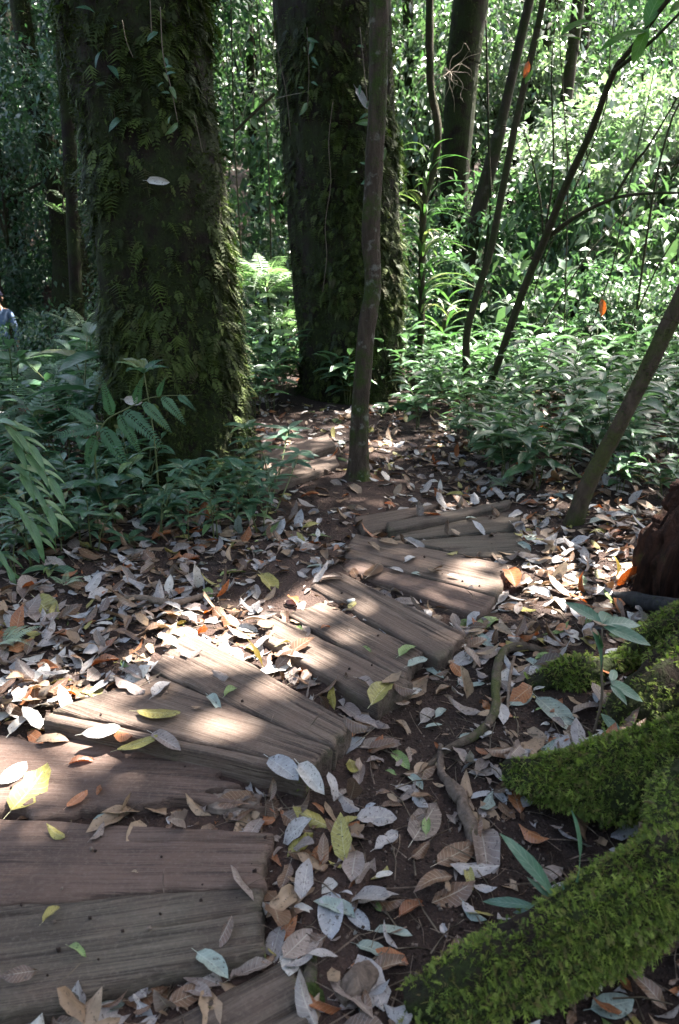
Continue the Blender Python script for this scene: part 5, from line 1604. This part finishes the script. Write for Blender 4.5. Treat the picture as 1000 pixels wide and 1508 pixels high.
def litter_density(X, Y):
    px = CX + FOC * X / np.maximum(.1, Y * math.cos(PITCH) + CAM_H * math.sin(PITCH))
    d = np.full(X.shape, .85)
    gully = np.exp(-(((X - .20 - .12 * (Y - 1.6)) / .17) ** 2)) * (Y < 2.7)
    d = d * (1 - .80 * gully)
    b = on_ground(505, 732); d = d * (1 - .97 * np.exp(-(((X - b[0]) / .50) ** 2 + ((Y - b[1]) / .45) ** 2)))
    d = np.where(plank_at(X, Y) >= 0, .006, d)
    for x, y, r_ in TRUNKS: d = np.where((X - x) ** 2 + (Y - y) ** 2 < r_ ** 2, 0, d)
    root = (X > .42) & (Y < 1.75) & (X > .42 + (Y - 1.2) * .0)
    d = np.where(root, d * .45, d)
    return d * np.clip(.75 + .5 * vnoise(n3(X * 3, Y * 3), 66), .1, 1.2)

PAL = np.array([.24, .10, .13, .07, .11, .16, .07, .07, .02, .03]); PAL = PAL / PAL.sum()
r = np.random.default_rng(99)
tries = 0
while len(LV) < 300 and tries < 20000:
    tries += 1
    px, py = r.uniform(0, 1000), 700 + 800 * r.random() ** 1.15
    p = land(px, py)
    if r.random() > float(litter_density(np.array([p[0]]), np.array([p[1]]))[0]): continue
    L = r.uniform(.05, .115)
    if any((p[0] - a) ** 2 + (p[1] - b) ** 2 < (.34 * (L + c)) ** 2 for a, b, c in taken): continue
    th = r.uniform(0, 6.28)
    col = FALLEN[r.choice(10, p=PAL)]
    e = p + np.array([math.cos(th), math.sin(th), r.uniform(-.1, .2)]) * L
    lay_leaf(p + (0, 0, r.uniform(0, .012)), e, col, int(r.integers(8)), lift=.012, roll=r.uniform(-.6, .6))
single_out(LV)

# the rest of the litter, one mass
N = 36000
Y = 0.9 + 8.0 * rng.random(N) ** 1.2; X = rng.uniform(-1, 1.35, N) * (.50 * Y + .75)
keep = rng.random(N) < litter_density(X, Y) * np.where(Y > 6.5, .8, 1)
X, Y = X[keep], Y[keep]; n = len(X)
Zl = surface_z(X, Y) + rng.uniform(.0, .026, n)
f = norm(np.stack([rng.normal(size=n), rng.normal(size=n), rng.normal(size=n) * .38], -1))
u = norm(np.stack([rng.normal(size=n) * .35, rng.normal(size=n) * .35, np.where(rng.random(n) < .5, 1, -1.)], -1))
LT = [leaf_tpl(5, 4, w, .46, fo, cu, .03, tw, seed=i, rag=(.2, .6, .4, .75, .5)[i]) for i, (w, fo, cu, tw) in enumerate([(.5, .1, .1, .1), (.44, .25, .3, .3), (.55, -.1, -.2, -.3), (.4, .2, .5, .5), (.48, .05, .15, -.2)])]
lit = scatter('leaf_litter', LT, np.stack([X, Y, Zl], -1), f, u, np.where(rng.random(n) < .38, rng.uniform(.02, .05, n), rng.uniform(.06, .14, n)), FMATS, mat_of=rng.choice(10, n, p=np.array([.20, .05, .15, .05, .15, .26, .07, .045, .01, .015])))
tag(lit, 'deep litter of dead grey, tan and brown leaves covering the soil', kind='stuff')

# crumbs of soil and bits of twig
N = 12000
Y = 1.0 + 4.5 * rng.random(N) ** 1.3; X = rng.uniform(-1, 1, N) * (.5 * Y + .3)
ok = (plank_at(X, Y) < 0) | (rng.random(N) < .025)
X, Y = X[ok], Y[ok]; n = len(X)
oct_ = Tpl([(1, 0, 0), (-.8, .3, 0), (0, 1, .1), (.1, -1, 0), (0, .1, .8), (0, 0, -.7)], [(0, 2, 4), (2, 1, 4), (1, 3, 4), (3, 0, 4), (2, 0, 5), (1, 2, 5), (3, 1, 5), (0, 3, 5)], [(.5, .5)] * 6)
cr = scatter('soil_crumbs', [oct_], np.stack([X, Y, surface_z(X, Y) + .001], -1), rng.normal(size=(n, 3)), rng.normal(size=(n, 3)), rng.uniform(.002, .009, n), [M['soil'], M['stone']], mat_of=(rng.random(n) < .25).astype(int))
tag(cr, 'loose crumbs of dark soil along the path', kind='stuff')
N = 2600
Y = 1.0 + 5.5 * rng.random(N) ** 1.2; X = rng.uniform(-1, 1, N) * (.5 * Y + .3)
ok = (plank_at(X, Y) < 0) | (rng.random(N) < .05)
X, Y = X[ok], Y[ok]; n = len(X)
tw = Tpl([(0, -.018, 0), (0, .018, 0), (.5, .04, .03), (.5, .07, .03), (1, -.01, 0), (1, .01, 0), (.5, .055, .06)], [(0, 1, 2), (1, 3, 2), (2, 3, 4), (3, 5, 4), (0, 2, 6), (2, 4, 6)], [(.5, .5)] * 7)
tl = scatter('twig_litter', [tw], np.stack([X, Y, surface_z(X, Y) + rng.uniform(.004, .02, n)], -1), norm(rng.normal(size=(n, 3)) * (1, 1, .15)), norm(rng.normal(size=(n, 3)) * .2 + (0, 0, 1)), rng.uniform(.03, .14, n), [M['twig'], M['stembrown']], mat_of=rng.integers(0, 2, n))
tag(tl, 'scattered thin twigs and leaf stalks in the litter', kind='stuff')

# ================================================================ THE WALKER at the left edge
def walker():
    h = at_depth(-7, 441, 10.6)
    gz = float(ground_z(h[0], h[1]))
    S = (h[2] + .12 - gz) / 1.72
    root = empty('person', (h[0], h[1], gz), R(200), 'walker in a purple-grey cap and pale blue shirt on the lower trail', 'person')
    J = {'pelvis': (0, 0, .95), 'waist': (0, -.01, 1.08), 'chest': (0, .0, 1.28), 'neck': (0, .01, 1.46), 'head': (0, -.02, 1.60), 'crown': (0, -.01, 1.68),
         'sl': (-.18, .0, 1.40), 'el': (-.24, .03, 1.14), 'wl': (-.23, -.08, .92), 'sr': (.18, .0, 1.40), 'er': (.25, .02, 1.14), 'wr': (.24, -.10, .93),
         'hl': (-.09, 0, .90), 'kl': (-.10, -.04, .50), 'al': (-.10, .02, .09), 'tl': (-.10, -.15, .03), 'hr': (.09, 0, .90), 'kr': (.10, -.10, .52), 'ar': (.10, -.03, .10), 'tr': (.10, -.20, .03)}
    Rr = {'pelvis': .145, 'waist': .13, 'chest': .15, 'neck': .058, 'head': .092, 'crown': .078, 'sl': .065, 'sr': .065, 'el': .047, 'er': .047, 'wl': .033, 'wr': .033, 'hl': .09, 'hr': .09, 'kl': .062, 'kr': .062, 'al': .045, 'ar': .045, 'tl': .04, 'tr': .04}
    E = [('pelvis', 'waist'), ('waist', 'chest'), ('chest', 'neck'), ('neck', 'head'), ('head', 'crown'), ('chest', 'sl'), ('sl', 'el'), ('el', 'wl'), ('chest', 'sr'), ('sr', 'er'), ('er', 'wr'), ('pelvis', 'hl'), ('hl', 'kl'), ('kl', 'al'), ('al', 'tl'), ('pelvis', 'hr'), ('hr', 'kr'), ('kr', 'ar'), ('ar', 'tr')]
    for side, w in (('l', 'wl'), ('r', 'wr')):
        s = -1 if side == 'l' else 1
        b = np.array(J[w])
        J['p' + side] = tuple(b + (0, -.02, -.07)); Rr['p' + side] = .026; E.append((w, 'p' + side))
        for i in range(4):
            a = b + np.array([.0, -.045 + i * .022, -.12 + .006 * abs(i - 1)]); c = a + np.array([-s * .012, -.005, -.05 + .008 * abs(i - 1)])
            J[f'f{side}{i}'] = tuple(a); J[f'g{side}{i}'] = tuple(c); Rr[f'f{side}{i}'] = .0095; Rr[f'g{side}{i}'] = .008
            E += [('p' + side, f'f{side}{i}'), (f'f{side}{i}', f'g{side}{i}')]
        J['t_' + side] = tuple(b + (-s * .02, -.05, -.09)); Rr['t_' + side] = .0105; E.append((w, 't_' + side))
    names = list(J)
    me = bpy.data.meshes.new('body')
    me.from_pydata([tuple(np.array(J[k]) * S) for k in names], [(names.index(a), names.index(b)) for a, b in E], [])
    o = mesh_obj('body', me, root)
    sk = o.modifiers.new('skin', 'SKIN')
    for i, k in enumerate(names):
        d = me.skin_vertices[0].data[i]; d.radius = (Rr[k] * S, Rr[k] * S); d.use_root = (k == 'pelvis')
    ss = o.modifiers.new('sub', 'SUBSURF'); ss.levels = 2; ss.render_levels = 2
    dg = bpy.context.evaluated_depsgraph_get()
    ev = bpy.data.meshes.new_from_object(o.evaluated_get(dg))
    o.modifiers.clear(); o.data = ev; ev.name = 'body'
    skin = plain_mat('skin', (.42, .24, .16), (.48, .28, .19), .55, 8, .05)
    shirt = plain_mat('shirt_pale_blue', (.09, .13, .21), (.13, .18, .28), .8, 14, .3)
    trou = plain_mat('trousers_dark', (.03, .035, .05), (.06, .065, .08), .85, 14, .3)
    ev.materials.clear()
    for m_ in (skin, shirt, trou): ev.materials.append(m_)
    for p_ in ev.polygons:
        c = p_.center / S
        p_.use_smooth = True
        p_.material_index = 2 if c.z < 1.0 and abs(c.x) < .19 else (1 if c.z < 1.44 and c.z > .95 else 0)
    cap = plain_mat('cap_purple_grey', (.12, .10, .16), (.20, .17, .25), .8, 30, .3)
    q = leaf_tpl(2, 2)
    import bmesh
    bm = bmesh.new(); bmesh.ops.create_uvsphere(bm, u_segments=20, v_segments=12, radius=.113 * S)
    bmesh.ops.delete(bm, geom=[v for v in bm.verts if v.co.z < -.02 * S], context='VERTS')
    m2 = bpy.data.meshes.new('cap'); bm.to_mesh(m2); bm.free(); m2.materials.append(cap)
    c = mesh_obj('cap', m2, root); c.location = (0, -.015 * S, 1.645 * S)
    V = [(math.cos(a) * .085 * S * k, -.09 * S - abs(math.sin(a)) * .10 * S * k2, dz) for (k, k2, dz) in ((1, 0, 0), (1, 1, -.012), (1, 1, -.02), (1, 0, -.01)) for a in np.linspace(0, math.pi, 9)]
    Q = [(i * 9 + j, i * 9 + j + 1, (i + 1) * 9 + j + 1, (i + 1) * 9 + j) for i in range(3) for j in range(8)]
    b = mesh_obj('brim', mesh_from('brim', V, None, [cap], quads=Q), c); b.location = (0, .01, 0)
    hair = plain_mat('hair_dark', (.012, .01, .01), (.03, .025, .02), .6, 60, .5)
    bm = bmesh.new(); bmesh.ops.create_uvsphere(bm, u_segments=16, v_segments=10, radius=.104 * S)
    bmesh.ops.delete(bm, geom=[v for v in bm.verts if v.co.y < .01 * S], context='VERTS')
    m3 = bpy.data.meshes.new('hair'); bm.to_mesh(m3); bm.free(); m3.materials.append(hair)
    hh = mesh_obj('hair', m3, root); hh.location = (0, -.012 * S, 1.60 * S)
    eye = plain_mat('eye_dark', (.01, .01, .01), (.02, .02, .02), .3)
    for s in (-1, 1):
        tube('eye', [(s * .035 * S, -.102 * S, 1.605 * S), (s * .035 * S, -.112 * S, 1.605 * S)], [.012 * S, .006 * S], eye, root, sides=8, rings=4)
        tube('ear', [(s * .09 * S, -.01 * S, 1.62 * S), (s * .10 * S, .0, 1.60 * S), (s * .092 * S, -.01 * S, 1.565 * S)], [.012 * S, .018 * S, .01 * S], skin, root, sides=8, rings=8)
    tube('nose', [(0, -.10 * S, 1.605 * S), (0, -.128 * S, 1.572 * S), (0, -.105 * S, 1.562 * S)], [.010 * S, .016 * S, .012 * S], skin, root, sides=8, rings=8)
    tube('mouth', [(-.025 * S, -.098 * S, 1.537 * S), (0, -.108 * S, 1.535 * S), (.025 * S, -.098 * S, 1.537 * S)], [.004 * S, .008 * S, .004 * S], plain_mat('lips', (.35, .13, .11), (.4, .16, .13)), root, sides=6, rings=8)
walker()
